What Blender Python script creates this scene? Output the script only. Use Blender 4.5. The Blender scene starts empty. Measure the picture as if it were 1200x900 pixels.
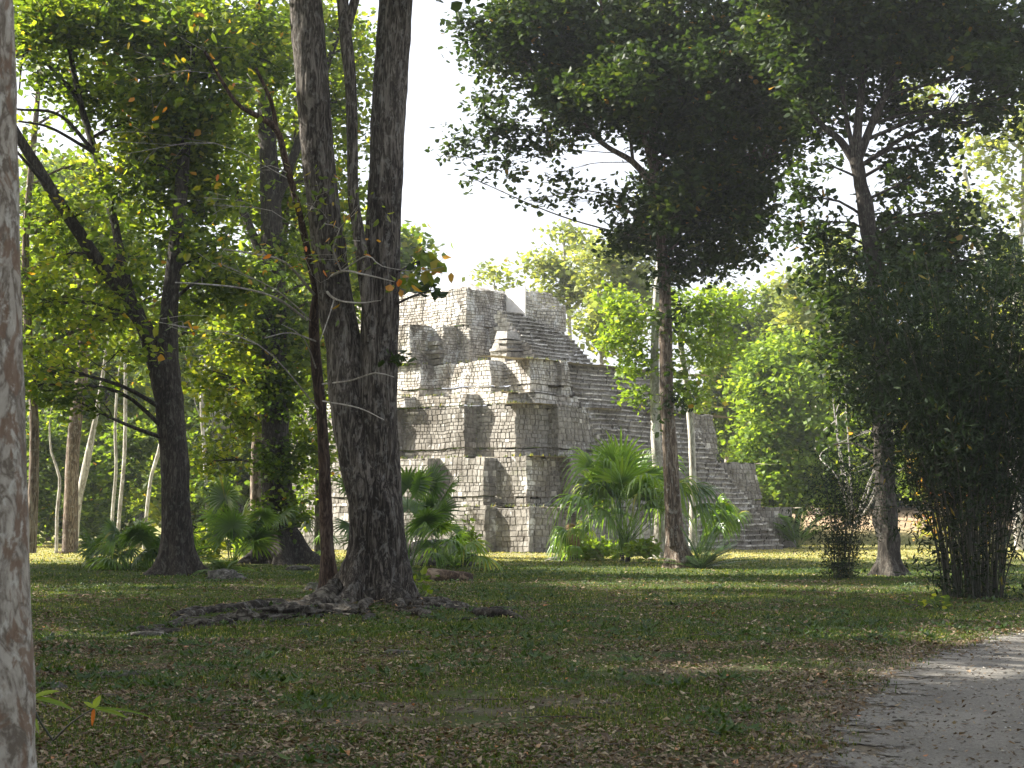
import bpy, math, numpy as np
from mathutils import Vector
PI = math.pi
scene = bpy.context.scene
col = scene.collection

# ------------------------------------------------------------------ camera
PITCH = math.atan(153/2000)
CAMZ = 1.6
cam_data = bpy.data.cameras.new('camera')
cam = bpy.data.objects.new('camera', cam_data)
col.objects.link(cam)
cam.location = (0, 0, CAMZ)
cam.rotation_euler = (math.radians(90)+PITCH, 0, 0)
cam_data.sensor_width = 36
cam_data.lens = 60
cam_data.clip_start = 0.1
cam_data.clip_end = 2000
cam_data.dof.use_dof = True
cam_data.dof.focus_distance = 38
cam_data.dof.aperture_fstop = 9
scene.camera = cam

# ------------------------------------------------------------------ sky, sun, exposure
SUN_AZ = math.atan2(-0.965, 0.25)          # compass-like angle from +Y towards +X
SUN_EL = math.radians(36)
world = bpy.data.worlds.new('World')
scene.world = world
world.use_nodes = True
wn = world.node_tree
bg = wn.nodes['Background']
HAZE = 0.0004
sky = wn.nodes.new('ShaderNodeTexSky')
sky.sky_type = 'NISHITA'
sky.sun_disc = False
sky.sun_elevation = SUN_EL
sky.sun_rotation = SUN_AZ
sky.air_density = 1.0
sky.dust_density = 6.0
sky.ozone_density = 1.0
veil = wn.nodes.new('ShaderNodeMix'); veil.data_type = 'RGBA'; veil.inputs[0].default_value = .5
veil.inputs[7].default_value = (10.3, 10.6, 11.6, 1)
wn.links.new(sky.outputs[0], veil.inputs[6]); wn.links.new(veil.outputs[2], bg.inputs[0])
bg.inputs[1].default_value = 0.05
sd = bpy.data.lights.new('sun', 'SUN')
sd.energy = 5.0
sd.angle = math.radians(0.53)
sd.color = (1.0, 0.94, 0.84)
sun = bpy.data.objects.new('sun', sd)
col.objects.link(sun)
sdir = Vector((math.sin(SUN_AZ)*math.cos(SUN_EL), math.cos(SUN_AZ)*math.cos(SUN_EL), math.sin(SUN_EL)))
sun.rotation_euler = sdir.to_track_quat('Z', 'Y').to_euler()
sun.location = (-60, 40, 60)
vs = scene.view_settings
vs.view_transform = 'Standard'
vs.look = 'None'
vs.gamma = 1
vs.use_curve_mapping = False
vs.exposure = 2.0
scene.render.engine = 'CYCLES'
cy = scene.cycles
cy.max_bounces = 8
cy.diffuse_bounces = 4
cy.glossy_bounces = 2
cy.transmission_bounces = 4
cy.transparent_max_bounces = 8
cy.volume_bounces = 0
cy.use_denoising = True
cy.sample_clamp_indirect = 6

# ------------------------------------------------------------------ helpers
def P(px, py, Y):
    dx = (px-600)/2000; u = (450-py)/2000
    c, s = math.cos(PITCH), math.sin(PITCH)
    dy = c-u*s; dz = s+u*c
    k = Y/dy
    return np.array([dx*k, Y, CAMZ+dz*k])

def hash3(i, j, k, seed=0):
    h = (i*374761393 + j*668265263 + k*2147483647 + seed*974634777) & 0xffffffff
    h = ((h ^ (h >> 13))*1274126177) & 0xffffffff
    h = ((h ^ (h >> 16))*2246822519) & 0xffffffff
    return ((h ^ (h >> 15)) & 0xffffff)/float(0xffffff)

def vnoise(p, seed=0):
    """value noise in -1..1, p (N,3)"""
    p = np.asarray(p, float)
    i = np.floor(p).astype(np.int64); f = p-i; f = f*f*(3-2*f)
    out = 0
    for a in (0, 1):
        for b in (0, 1):
            for c in (0, 1):
                w = (f[:, 0] if a else 1-f[:, 0])*(f[:, 1] if b else 1-f[:, 1])*(f[:, 2] if c else 1-f[:, 2])
                out = out+w*hash3(i[:, 0]+a, i[:, 1]+b, i[:, 2]+c, seed)
    return out*2-1

def fbm(p, seed=0, octv=4):
    s = 0; a = 1; t = 0
    for o in range(octv):
        s = s+a*vnoise(np.asarray(p)*(2**o)+o*17.3, seed+o); t += a; a *= .5
    return s/t

def make_mesh(name, V, F, mat=None, parent=None, rnd=None, smooth=False, attrs=None):
    """V (N,3); F (M,4) or (M,3) array, or list of such arrays"""
    V = np.asarray(V, float)
    Fl = F if isinstance(F, list) else [F]
    Fl = [np.asarray(f, np.int64) for f in Fl if len(f)]
    me = bpy.data.meshes.new(name)
    me.vertices.add(len(V)); me.vertices.foreach_set('co', V.ravel())
    nl = sum(f.size for f in Fl); npoly = sum(len(f) for f in Fl)
    me.loops.add(nl); me.polygons.add(npoly)
    me.loops.foreach_set('vertex_index', np.concatenate([f.ravel() for f in Fl]))
    tot = np.concatenate([np.full(len(f), f.shape[1]) for f in Fl])
    st = np.concatenate([[0], np.cumsum(tot)[:-1]])
    me.polygons.foreach_set('loop_start', st)
    me.polygons.foreach_set('loop_total', tot)
    me.polygons.foreach_set('use_smooth', np.full(npoly, bool(smooth)))
    me.update(calc_edges=True)
    if rnd is not None:
        a = me.attributes.new('rnd', 'FLOAT', 'FACE'); a.data.foreach_set('value', np.asarray(rnd, np.float32))
    if attrs:
        for k, v in attrs.items():
            a = me.attributes.new(k, 'FLOAT', 'POINT'); a.data.foreach_set('value', np.asarray(v, np.float32))
    if mat: me.materials.append(mat)
    o = bpy.data.objects.new(name, me); col.objects.link(o)
    if parent is not None:
        o.parent = parent
        o.location = -Vector(parent.location) if parent.parent is None else (0, 0, 0)
    return o

def tag(o, label=None, cat=None, group=None, kind=None):
    if label: o['label'] = label
    if cat: o['category'] = cat
    if group: o['group'] = group
    if kind: o['kind'] = kind
    return o

def thing(name, loc, label, cat, group=None):
    o = bpy.data.objects.new(name, None); col.objects.link(o)
    o.location = Vector([float(v) for v in loc]); o.empty_display_size = .3
    return tag(o, label, cat, group)

class MB:
    def __init__(s): s.V = []; s.F3 = []; s.F4 = []; s.R3 = []; s.R4 = []; s.n = 0
    def add(s, V, F, rnd=None):
        V = np.asarray(V, float); F = np.asarray(F, np.int64)
        if len(F) == 0: return
        if rnd is None: rnd = np.zeros(len(F))
        s.V.append(V)
        if F.shape[1] == 4: s.F4.append(F+s.n); s.R4.append(np.broadcast_to(rnd, (len(F),)))
        else: s.F3.append(F+s.n); s.R3.append(np.broadcast_to(rnd, (len(F),)))
        s.n += len(V)
    def build(s, name, mat, parent=None, smooth=False):
        Fl = []; R = []
        if s.F4: Fl.append(np.concatenate(s.F4)); R.append(np.concatenate(s.R4))
        if s.F3: Fl.append(np.concatenate(s.F3)); R.append(np.concatenate(s.R3))
        return make_mesh(name, np.concatenate(s.V), Fl, mat, parent, np.concatenate(R), smooth)

def catmull(pts, step):
    pts = np.asarray(pts, float)
    if len(pts) < 3:
        L = np.linalg.norm((pts[-1]-pts[0])[:3]); n = max(2, int(L/step)+1)
        t = np.linspace(0, 1, n)[:, None]
        return pts[0]*(1-t)+pts[-1]*t
    Q = np.vstack([2*pts[0]-pts[1], pts, 2*pts[-1]-pts[-2]])
    out = []
    for i in range(1, len(Q)-2):
        L = np.linalg.norm((Q[i+1]-Q[i])[:3]); n = max(2, int(L/step))
        t = np.linspace(0, 1, n, endpoint=False)[:, None]
        out.append(.5*((2*Q[i])+(Q[i+1]-Q[i-1])*t+(2*Q[i-1]-5*Q[i]+4*Q[i+1]-Q[i+2])*t*t+(3*Q[i]-Q[i-1]-3*Q[i+1]+Q[i+2])*t**3))
    out.append(Q[-2][None])
    return np.vstack(out)

def tube(mb, path, sides=8, rnd=0., lump=0., seed=0, cap=True, flare=None, ridge=0., lf=1.):
    """path (n,4): x,y,z,r"""
    path = np.asarray(path, float); n = len(path)
    C = path[:, :3]; r = path[:, 3]
    T = np.gradient(C, axis=0); T /= np.linalg.norm(T, axis=1)[:, None]+1e-9
    a = np.array([1., 0, 0]) if abs(T[0][0]) < .8 else np.array([0, 1., 0])
    N = np.zeros_like(T); v = a-T[0]*(a@T[0]); N[0] = v/np.linalg.norm(v)
    for i in range(1, n):
        v = N[i-1]-T[i]*(N[i-1]@T[i]); N[i] = v/(np.linalg.norm(v)+1e-9)
    B = np.cross(T, N)
    th = np.arange(sides)*2*PI/sides
    ct, st = np.cos(th), np.sin(th)
    R = np.repeat(r[:, None], sides, 1)
    if flare:
        amp, hgt, nl, ph = flare
        h = (C[:, 2]-C[0, 2])[:, None]
        lob = .45+.75*np.clip(np.cos(nl*th+ph)+.35*np.cos((nl-2)*th+ph*2), -.6, 1.4)[None]
        R = R*(1+amp*np.exp(-np.clip(h, 0, 99)/hgt)*lob)
    dirs = N[:, None]*ct[None, :, None]+B[:, None]*st[None, :, None]
    if lump or ridge:
        q = (C[:, None]+dirs*R[..., None]).reshape(-1, 3)
        d = 0
        if lump: d = d+lump*fbm(q*lf*np.array([1, 1, .6])/max(r.mean(), .02)*.9, seed, 3)
        if ridge:
            w = q*np.array([1, 1, .16])*(9.)
            d = d+ridge*(np.abs(fbm(w, seed+5, 3))*2.2-.5)
        R = R*(1+np.reshape(d, R.shape))
    V = (C[:, None]+dirs*R[..., None]).reshape(-1, 3)
    i = np.arange(n-1)[:, None]*sides; j = np.arange(sides)[None]; j2 = (j+1) % sides
    F = np.stack([i+j, i+j2, i+sides+j2, i+sides+j], -1).reshape(-1, 4)
    mb.add(V, F, rnd)
    if cap:
        m = len(V)-sides
        cv = np.vstack([V[m:], C[-1:]])
        F = np.stack([np.arange(sides), (np.arange(sides)+1) % sides, np.full(sides, sides)], 1)
        mb.add(cv, F, rnd)

# ------------------------------------------------------------------ materials
def newmat(name):
    m = bpy.data.materials.new(name); m.use_nodes = True
    nt = m.node_tree; b = nt.nodes['Principled BSDF']
    return m, nt, b
def nd(nt, t, **kw):
    n = nt.nodes.new(t)
    for k, v in kw.items():
        if k == 'ins':
            for kk, vv in v.items(): n.inputs[kk].default_value = vv
        else: setattr(n, k, v)
    return n
def ramp(nt, stops, src, interp='LINEAR'):
    r = nt.nodes.new('ShaderNodeValToRGB'); cr = r.color_ramp; cr.interpolation = interp
    while len(cr.elements) < len(stops): cr.elements.new(.5)
    for e, (p, c) in zip(cr.elements, stops):
        e.position = p; e.color = (*c, 1) if len(c) == 3 else c
    nt.links.new(src, r.inputs[0]); return r.outputs[0]
def noise(nt, scale, vec=None, detail=4, rough=.55, dist=0):
    n = nd(nt, 'ShaderNodeTexNoise', ins={'Scale': scale, 'Detail': detail, 'Roughness': rough, 'Distortion': dist})
    if vec is not None: nt.links.new(vec, n.inputs['Vector'])
    return n.outputs['Fac']
def wpos(nt, scale=(1, 1, 1)):
    g = nd(nt, 'ShaderNodeNewGeometry')
    m = nd(nt, 'ShaderNodeMapping'); m.inputs['Scale'].default_value = scale
    nt.links.new(g.outputs['Position'], m.inputs['Vector']); return m.outputs[0]
def mixc(nt, fac, a, b, mode='MIX'):
    m = nd(nt, 'ShaderNodeMix', data_type='RGBA', blend_type=mode)
    for sock, v in ((0, fac), (6, a), (7, b)):
        if isinstance(v, (int, float)): m.inputs[sock].default_value = v
        elif isinstance(v, tuple): m.inputs[sock].default_value = (*v, 1)
        else: nt.links.new(v, m.inputs[sock])
    return m.outputs[2]
def math_(nt, op, a, b=None, clamp=False):
    m = nd(nt, 'ShaderNodeMath', operation=op, use_clamp=clamp)
    for k, v in ((0, a), (1, b)):
        if v is None: continue
        if isinstance(v, (int, float)): m.inputs[k].default_value = v
        else: nt.links.new(v, m.inputs[k])
    return m.outputs[0]
def bump(nt, b, h, strength=.5, dist=.02):
    n = nd(nt, 'ShaderNodeBump', ins={'Strength': strength, 'Distance': dist})
    nt.links.new(h, n.inputs['Height']); nt.links.new(n.outputs[0], b.inputs['Normal'])

def leaf_mat(name, stops, transl=1.5, tfac=.45, rough=.45, spec=.4):
    m, nt, b = newmat(name)
    at = nd(nt, 'ShaderNodeAttribute', attribute_name='rnd')
    c = ramp(nt, stops, at.outputs['Fac'])
    nt.links.new(c, b.inputs['Base Color'])
    b.inputs['Roughness'].default_value = rough
    b.inputs['Specular IOR Level'].default_value = spec
    tr = nd(nt, 'ShaderNodeBsdfTranslucent')
    c2 = mixc(nt, 1., c, (transl*1.2, transl*1.08, transl*.4), 'MULTIPLY')
    nt.links.new(c2, tr.inputs[0])
    mx = nd(nt, 'ShaderNodeMixShader'); mx.inputs[0].default_value = tfac
    nt.links.new(b.outputs[0], mx.inputs[1]); nt.links.new(tr.outputs[0], mx.inputs[2])
    nt.links.new(mx.outputs[0], nt.nodes['Material Output'].inputs[0])
    return m
M = {}
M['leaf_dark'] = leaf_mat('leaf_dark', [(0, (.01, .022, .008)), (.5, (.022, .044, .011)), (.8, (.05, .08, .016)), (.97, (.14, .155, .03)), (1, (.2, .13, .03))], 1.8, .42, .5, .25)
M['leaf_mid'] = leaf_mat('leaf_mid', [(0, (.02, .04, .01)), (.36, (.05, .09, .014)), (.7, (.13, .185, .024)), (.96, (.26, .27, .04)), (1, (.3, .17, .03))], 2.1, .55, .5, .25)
M['leaf_bright'] = leaf_mat('leaf_bright', [(0, (.07, .13, .022)), (.5, (.13, .21, .03)), (.9, (.22, .3, .05)), (1, (.3, .27, .06))], 1.8, .5, .5, .3)
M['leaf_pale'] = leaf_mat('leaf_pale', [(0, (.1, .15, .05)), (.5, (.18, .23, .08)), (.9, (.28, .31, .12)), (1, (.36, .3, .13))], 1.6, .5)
M['leaf_autumn'] = leaf_mat('leaf_autumn', [(0, (.04, .08, .015)), (.6, (.09, .14, .02)), (.72, (.2, .2, .03)), (.8, (.4, .22, .03)), (1, (.42, .13, .03))], 1.6, .5)
M['leaf_red'] = leaf_mat('leaf_red', [(0, (.12, .16, .03)), (.5, (.25, .28, .05)), (.7, (.4, .2, .06)), (1, (.5, .14, .08))], 1.5, .5)
M['palm'] = leaf_mat('palm', [(0, (.025, .06, .018)), (.5, (.05, .105, .025)), (.9, (.09, .16, .035)), (1, (.25, .24, .05))], 1.8, .42, .3, .7)
M['palm_bright'] = leaf_mat('palm_bright', [(0, (.06, .12, .025)), (.6, (.1, .19, .03)), (.92, (.17, .26, .04)), (1, (.3, .28, .08))], 1.9, .5, .3, .7)
M['palm_dry'] = leaf_mat('palm_dry', [(0, (.1, .07, .03)), (1, (.3, .2, .09))], 1.1, .3, .6, .3)
M['bamboo_leaf'] = leaf_mat('bamboo_leaf', [(0, (.008, .018, .007)), (.6, (.014, .03, .01)), (.95, (.035, .06, .016)), (1, (.25, .2, .05))], 1.4, .3, .6, .15)
M['grass'] = leaf_mat('grass', [(0, (.035, .065, .014)), (.45, (.07, .12, .022)), (.75, (.18, .2, .045)), (1, (.48, .43, .19))], 1.2, .35, .6, .2)
M['litter'] = leaf_mat('litter', [(0, (.045, .028, .016)), (.35, (.1, .066, .035)), (.7, (.19, .135, .08)), (.9, (.3, .24, .16)), (.97, (.38, .32, .22)), (1, (.4, .14, .04))], .8, .15, .6, .3)

M['grass_herb'] = leaf_mat('grass_herb', [(0, (.02, .045, .012)), (.5, (.045, .09, .02)), (1, (.12, .17, .04))], 1.4, .35, .5, .3)
def bark_mat(name, dark, mid, light, vs_=(14, 14, 2.2), bs=.9, patch=None, pscale=3., lichen=None, bdist=.02, lscale=7., lamt=.6):
    m, nt, b = newmat(name)
    v = wpos(nt, vs_)
    n1 = noise(nt, 1.0, v, 8, .68, .9)
    n2 = noise(nt, 3.2, v, 6, .6, 1.5)
    big = noise(nt, .9, wpos(nt, (1, 1, .5)), 3, .5)
    h = math_(nt, 'ADD', math_(nt, 'MULTIPLY', n1, .6), math_(nt, 'MULTIPLY', n2, .4))
    rdg = math_(nt, 'ABSOLUTE', math_(nt, 'SUBTRACT', noise(nt, .75, v, 5, .6, 1.2), .5))
    h = math_(nt, 'ADD', math_(nt, 'MULTIPLY', h, .72), math_(nt, 'MULTIPLY', math_(nt, 'MINIMUM', math_(nt, 'MULTIPLY', rdg, 9.), 1.), .22))
    h2 = math_(nt, 'ADD', h, math_(nt, 'MULTIPLY', math_(nt, 'SUBTRACT', big, .5), .35))
    c = ramp(nt, [(.36, dark), (.5, mid), (.68, light)], h2)
    if patch:
        pn = noise(nt, pscale, wpos(nt, (1, 1, .6)), 4, .6, .8)
        pf = ramp(nt, [(.54, (0, 0, 0)), (.58, (.85, .85, .85))], pn)
        c = mixc(nt, pf, c, patch)
    if lichen:
        pn = noise(nt, lscale, wpos(nt, (1.2, 1.2, .8)), 7, .7, .4)
        pf = ramp(nt, [(.54, (0, 0, 0)), (.62, (lamt, lamt, lamt))], pn)
        c = mixc(nt, pf, c, lichen)
    nt.links.new(c, b.inputs['Base Color'])
    b.inputs['Roughness'].default_value = .9
    b.inputs['Specular IOR Level'].default_value = .2
    bump(nt, b, h, bs, bdist)
    return m
M['bark_dark'] = bark_mat('bark_dark', (.012, .01, .008), (.035, .029, .023), (.085, .075, .062), lichen=(.13, .13, .11), lamt=.4)
M['bark_big'] = bark_mat('bark_big', (.014, .011, .009), (.07, .06, .05), (.19, .17, .15), (13, 13, 2.0), 1.0, lichen=(.22, .215, .2), bdist=.04, lamt=.45)
M['bark_mottled'] = bark_mat('bark_mottled', (.12, .1, .08), (.27, .245, .21), (.38, .355, .31), (10, 10, 5), .4, (.15, .1, .07), 6.5, (.42, .41, .37), .012, 9., .8)
M['bark_pale'] = bark_mat('bark_pale', (.2, .18, .15), (.42, .4, .36), (.62, .6, .55), (5, 5, 1.5), .4, lichen=(.3, .3, .26))
M['bark_red'] = bark_mat('bark_red', (.02, .013, .01), (.07, .045, .033), (.13, .1, .08), (14, 14, 3), .6)
M['bark_brown'] = bark_mat('bark_brown', (.05, .036, .025), (.16, .12, .09), (.32, .27, .21), (12, 12, 1.4), .8, lichen=(.3, .29, .26))
M['twig'] = bark_mat('twig', (.05, .04, .035), (.12, .1, .085), (.2, .18, .16), (9, 9, 5), .2)
M['twig_pale'] = bark_mat('twig_pale', (.2, .18, .16), (.33, .31, .28), (.42, .4, .37), (9, 9, 5), .2)

def stone_mat(name, tone=1.0, white=.0):
    m, nt, b = newmat(name)
    at = nd(nt, 'ShaderNodeAttribute', attribute_name='rnd')
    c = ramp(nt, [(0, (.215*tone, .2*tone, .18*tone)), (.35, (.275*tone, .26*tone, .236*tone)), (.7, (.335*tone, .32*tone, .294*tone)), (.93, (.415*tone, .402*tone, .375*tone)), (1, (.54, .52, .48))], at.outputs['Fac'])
    g = wpos(nt)
    n1 = noise(nt, .55, g, 5, .6, .4)
    st = ramp(nt, [(.36, (.5, .48, .45)), (.48, (.88, .87, .85)), (.66, (1.2, 1.2, 1.2))], n1)
    c = mixc(nt, 1., c, st, 'MULTIPLY')
    n2 = noise(nt, 6., g, 6, .65, .3)
    st2 = ramp(nt, [(.3, (.5, .49, .47)), (.5, (.95, .95, .95)), (.65, (1.2, 1.2, 1.2))], n2)
    c = mixc(nt, 1., c, st2, 'MULTIPLY')
    sk = noise(nt, 1.9, wpos(nt, (1.3, 1.3, .28)), 6, .7, .3)
    c = mixc(nt, ramp(nt, [(.54, (0, 0, 0)), (.66, (.7, .7, .7))], sk), c, (.085, .08, .07))
    ms = noise(nt, 1.1, wpos(nt), 6, .75, .2)
    c = mixc(nt, ramp(nt, [(.58, (0, 0, 0)), (.7, (.55, .55, .55))], ms), c, (.13, .14, .07))
    n3 = noise(nt, 1.4, wpos(nt, (1, 1, .6)), 6, .7, .5)
    lime = ramp(nt, [(.585-white, (0, 0, 0)), (.66-white, (.8, .8, .8))], n3)
    c = mixc(nt, lime, c, (.59, .59, .575))
    nt.links.new(c, b.inputs['Base Color'])
    b.inputs['Roughness'].default_value = .92
    b.inputs['Specular IOR Level'].default_value = .15
    n4 = noise(nt, 14., g, 6, .7)
    bump(nt, b, n4, .8, .03)
    return m
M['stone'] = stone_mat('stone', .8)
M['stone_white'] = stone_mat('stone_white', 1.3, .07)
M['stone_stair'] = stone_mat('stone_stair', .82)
M['mortar'], nt, b = newmat('mortar')
g = wpos(nt); c = ramp(nt, [(.3, (.16, .145, .12)), (.7, (.28, .26, .23))], noise(nt, 5, g, 5)); nt.links.new(c, b.inputs['Base Color']); b.inputs['Roughness'].default_value = .95
M['ledge'], nt, b = newmat('ledge')
g = wpos(nt); c = ramp(nt, [(.3, (.2, .17, .12)), (.5, (.33, .28, .2)), (.62, (.3, .29, .2)), (.75, (.12, .15, .06))], noise(nt, 1.8, g, 6, .65)); nt.links.new(c, b.inputs['Base Color']); b.inputs['Roughness'].default_value = .95
bump(nt, b, noise(nt, 9, wpos(nt), 6), .8, .05)
M['plaster'], nt, b = newmat('plaster')
g = wpos(nt); c = ramp(nt, [(.3, (.66, .63, .6)), (.6, (.8, .78, .75))], noise(nt, 3, g, 6)); nt.links.new(c, b.inputs['Base Color']); b.inputs['Roughness'].default_value = .9
M['root'] = bark_mat('root', (.012, .01, .008), (.04, .034, .027), (.13, .12, .1), (7, 7, 7), .9, lichen=(.17, .165, .15), lamt=.5)
M['wood'] = bark_mat('wood', (.03, .02, .015), (.09, .065, .045), (.2, .16, .12), (6, 6, 6), .7)
M['rock'] = bark_mat('rock', (.03, .028, .022), (.09, .085, .075), (.2, .19, .175), (6, 6, 6), .9, lichen=(.05, .07, .03))

# ground material
M['ground'], nt, b = newmat('ground')
g = wpos(nt)
n1 = noise(nt, .8, g, 5, .6, .3); n2 = noise(nt, 4.5, g, 6, .7, .2); n3 = noise(nt, 26., g, 5, .7)
soil = ramp(nt, [(.25, (.03, .022, .015)), (.5, (.07, .052, .036)), (.75, (.15, .12, .085))], n3)
gr = ramp(nt, [(.25, (.028, .048, .012)), (.55, (.06, .09, .022)), (.8, (.12, .15, .045))], n3)
mk = ramp(nt, [(.4, (0, 0, 0)), (.56, (1, 1, 1))], math_(nt, 'ADD', math_(nt, 'MULTIPLY', n1, .55), math_(nt, 'MULTIPLY', n2, .45)))
sep = nd(nt, 'ShaderNodeSeparateXYZ'); nt.links.new(g, sep.inputs[0])
far = nd(nt, 'ShaderNodeMapRange', ins={1: 22., 2: 60., 3: 0., 4: .85}); nt.links.new(sep.outputs[1], far.inputs[0])
mk2 = math_(nt, 'MAXIMUM', mk, far.outputs[0])
c = mixc(nt, mk2, soil, gr)
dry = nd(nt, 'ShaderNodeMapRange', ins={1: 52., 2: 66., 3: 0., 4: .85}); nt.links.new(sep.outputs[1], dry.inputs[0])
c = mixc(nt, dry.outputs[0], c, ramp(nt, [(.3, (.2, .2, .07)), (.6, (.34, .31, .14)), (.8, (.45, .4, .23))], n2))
dirt = nd(nt, 'ShaderNodeAttribute', attribute_name='dirt')
c = mixc(nt, dirt.outputs['Fac'], c, ramp(nt, [(.3, (.09, .075, .055)), (.6, (.17, .145, .11)), (.8, (.26, .225, .175))], n3))
bank = nd(nt, 'ShaderNodeAttribute', attribute_name='bank')
c = mixc(nt, bank.outputs['Fac'], c, ramp(nt, [(.3, (.22, .15, .09)), (.55, (.4, .3, .2)), (.75, (.55, .45, .33))], n2))
nt.links.new(c, b.inputs['Base Color']); b.inputs['Roughness'].default_value = .95; b.inputs['Specular IOR Level'].default_value = .1
bump(nt, b, math_(nt, 'ADD', n3, n2), .9, .05)
M['gravel'], nt, b = newmat('gravel')
g = wpos(nt)
n1 = noise(nt, 1.1, wpos(nt, (1, .5, 1)), 5, .6, .4); n3 = noise(nt, 45., g, 5, .75)
c = ramp(nt, [(.34, (.07, .062, .05)), (.5, (.175, .163, .142)), (.66, (.33, .312, .275))], math_(nt, 'ADD', math_(nt, 'MULTIPLY', n1, .4), math_(nt, 'MULTIPLY', n3, .6)))
nt.links.new(c, b.inputs['Base Color']); b.inputs['Roughness'].default_value = .9
bump(nt, b, math_(nt, 'ADD', n3, math_(nt, 'MULTIPLY', noise(nt, 5., wpos(nt), 6, .7), 1.5)), 1., .04)
ed = nd(nt, 'ShaderNodeAttribute', attribute_name='edge')
f = math_(nt, 'ADD', ed.outputs['Fac'], math_(nt, 'MULTIPLY', math_(nt, 'SUBTRACT', noise(nt, 2.6, wpos(nt), 8, .75), .5), 2.6))
fr = ramp(nt, [(.42, (0, 0, 0)), (.58, (1, 1, 1))], f)
tp = nd(nt, 'ShaderNodeBsdfTransparent'); mx = nd(nt, 'ShaderNodeMixShader')
nt.links.new(fr, mx.inputs[0]); nt.links.new(tp.outputs[0], mx.inputs[1]); nt.links.new(b.outputs[0], mx.inputs[2])
nt.links.new(mx.outputs[0], nt.nodes['Material Output'].inputs[0])

# ------------------------------------------------------------------ ground
PATH = np.array([(.7, 4), (1.2, 8), (1.75, 10.8), (2.4, 13.5), (3.5, 17), (4.9, 20.4), (6.6, 23.2), (9.2, 25.2), (14, 27), (30, 30), (60, 34)])
def path_edge(x, y):
    """signed metres inside the gravel (positive inside): right of the edge line"""
    xe = np.interp(y, PATH[:, 1], PATH[:, 0])
    ye = np.interp(x, PATH[:, 0], PATH[:, 1])
    return np.where(x < PATH[0, 0], -9, np.minimum((x-xe)*.8, (ye-y)*.8))
BX, BY = -2.45, 28.6
def gz(x, y):
    x = np.asarray(x, float); y = np.asarray(y, float)
    p = np.stack([x.ravel(), y.ravel(), np.zeros(x.size)], 1)
    n = vnoise(p*.35, 3).reshape(x.shape)*.035+vnoise(p*1.7, 4).reshape(x.shape)*.02+vnoise(p*.8, 14).reshape(x.shape)*.02
    inside = np.clip(path_edge(x, y)/1.0, 0, 1)
    n = n*(1-.7*inside)-.03*inside
    # root mound of the big twin tree, trailing off to the left
    dx, dy = x-BX, y-BY
    n = n+.16*np.exp(-((dx/1.7)**2+(dy/1.2)**2))
    n = n+.13*np.exp(-(((x+4.0)/1.7)**2+((y-26.2-(x+4)*.75)/.65)**2))
    n = n+.09*np.exp(-(((x-.2)/1.6)**2+((y-26.5+(x)*.3)/.7)**2))
    # leaf-strewn bank behind the clearing
    t = np.clip((y-88-.1*np.abs(x-20))/14, 0, 1); s = np.clip((x-7)/5, 0, 1)
    n = n+2.4*(t*t*(3-2*t))*s*(.8+.25*vnoise(p*.12, 9).reshape(x.shape))
    t2 = np.clip((y-120)/60, 0, 1)
    return n+t2*3.
def axis(parts):
    return np.unique(np.concatenate([np.arange(a, b_, s) for a, b_, s in parts]))
gx = axis([(-600, -60, 30), (-60, -20, 2), (-20, -9, .4), (-9, 11, .13), (11, 30, .5), (30, 60, 2), (60, 601, 30)])
gy = axis([(-60, 0, 6), (0, 8, 1), (8, 38, .13), (38, 62, .3), (62, 125, .8), (125, 200, 5), (200, 1001, 50)])
GX, GY = np.meshgrid(gx, gy)
def grid_faces(nx, ny):
    i = (np.arange(ny-1)[:, None]*nx+np.arange(nx-1)[None]).ravel()
    return np.stack([i, i+1, i+nx+1, i+nx], 1)
GZ = gz(GX, GY)
pe = path_edge(GX, GY)
dn = fbm(np.stack([GX.ravel(), GY.ravel(), np.zeros(GX.size)], 1)*.9, 31).reshape(GX.shape)
dirt = np.clip((pe+2.2+dn*2.)/1.8, 0, 1)
dirt = np.maximum(dirt, .8*np.clip((dn-.12)*5, 0, 1)*(GY < 34)*np.clip((22-GY)/12, .2, 1))
dirt = np.maximum(dirt, np.clip(1-np.hypot(GX-.2, (GY-69.5)*.8)/2.5, 0, 1)*.6)
bankm = np.clip((GZ-.35)/.6, 0, 1)*(GY > 85)*(GY < 118)
ground = make_mesh('ground', np.stack([GX, GY, GZ], -1).reshape(-1, 3), grid_faces(len(gx), len(gy)), M['ground'], smooth=True,
                   attrs={'dirt': dirt.ravel(), 'bank': bankm.ravel()})
tag(ground, kind='structure')
px_ = axis([(.6, 14, .14), (14, 60, 1.5)]); py_ = axis([(3, 32, .14), (32, 36, 1)])
QX, QY = np.meshgrid(px_, py_)
QE = path_edge(QX, QY)
path = make_mesh('path', np.stack([QX, QY, gz(QX, QY)+.012], -1).reshape(-1, 3), grid_faces(len(px_), len(py_)), M['gravel'], smooth=True,
                 attrs={'edge': np.clip(QE/1.6+.35, -.6, 1.6).ravel()})
tag(path, kind='structure')

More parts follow.
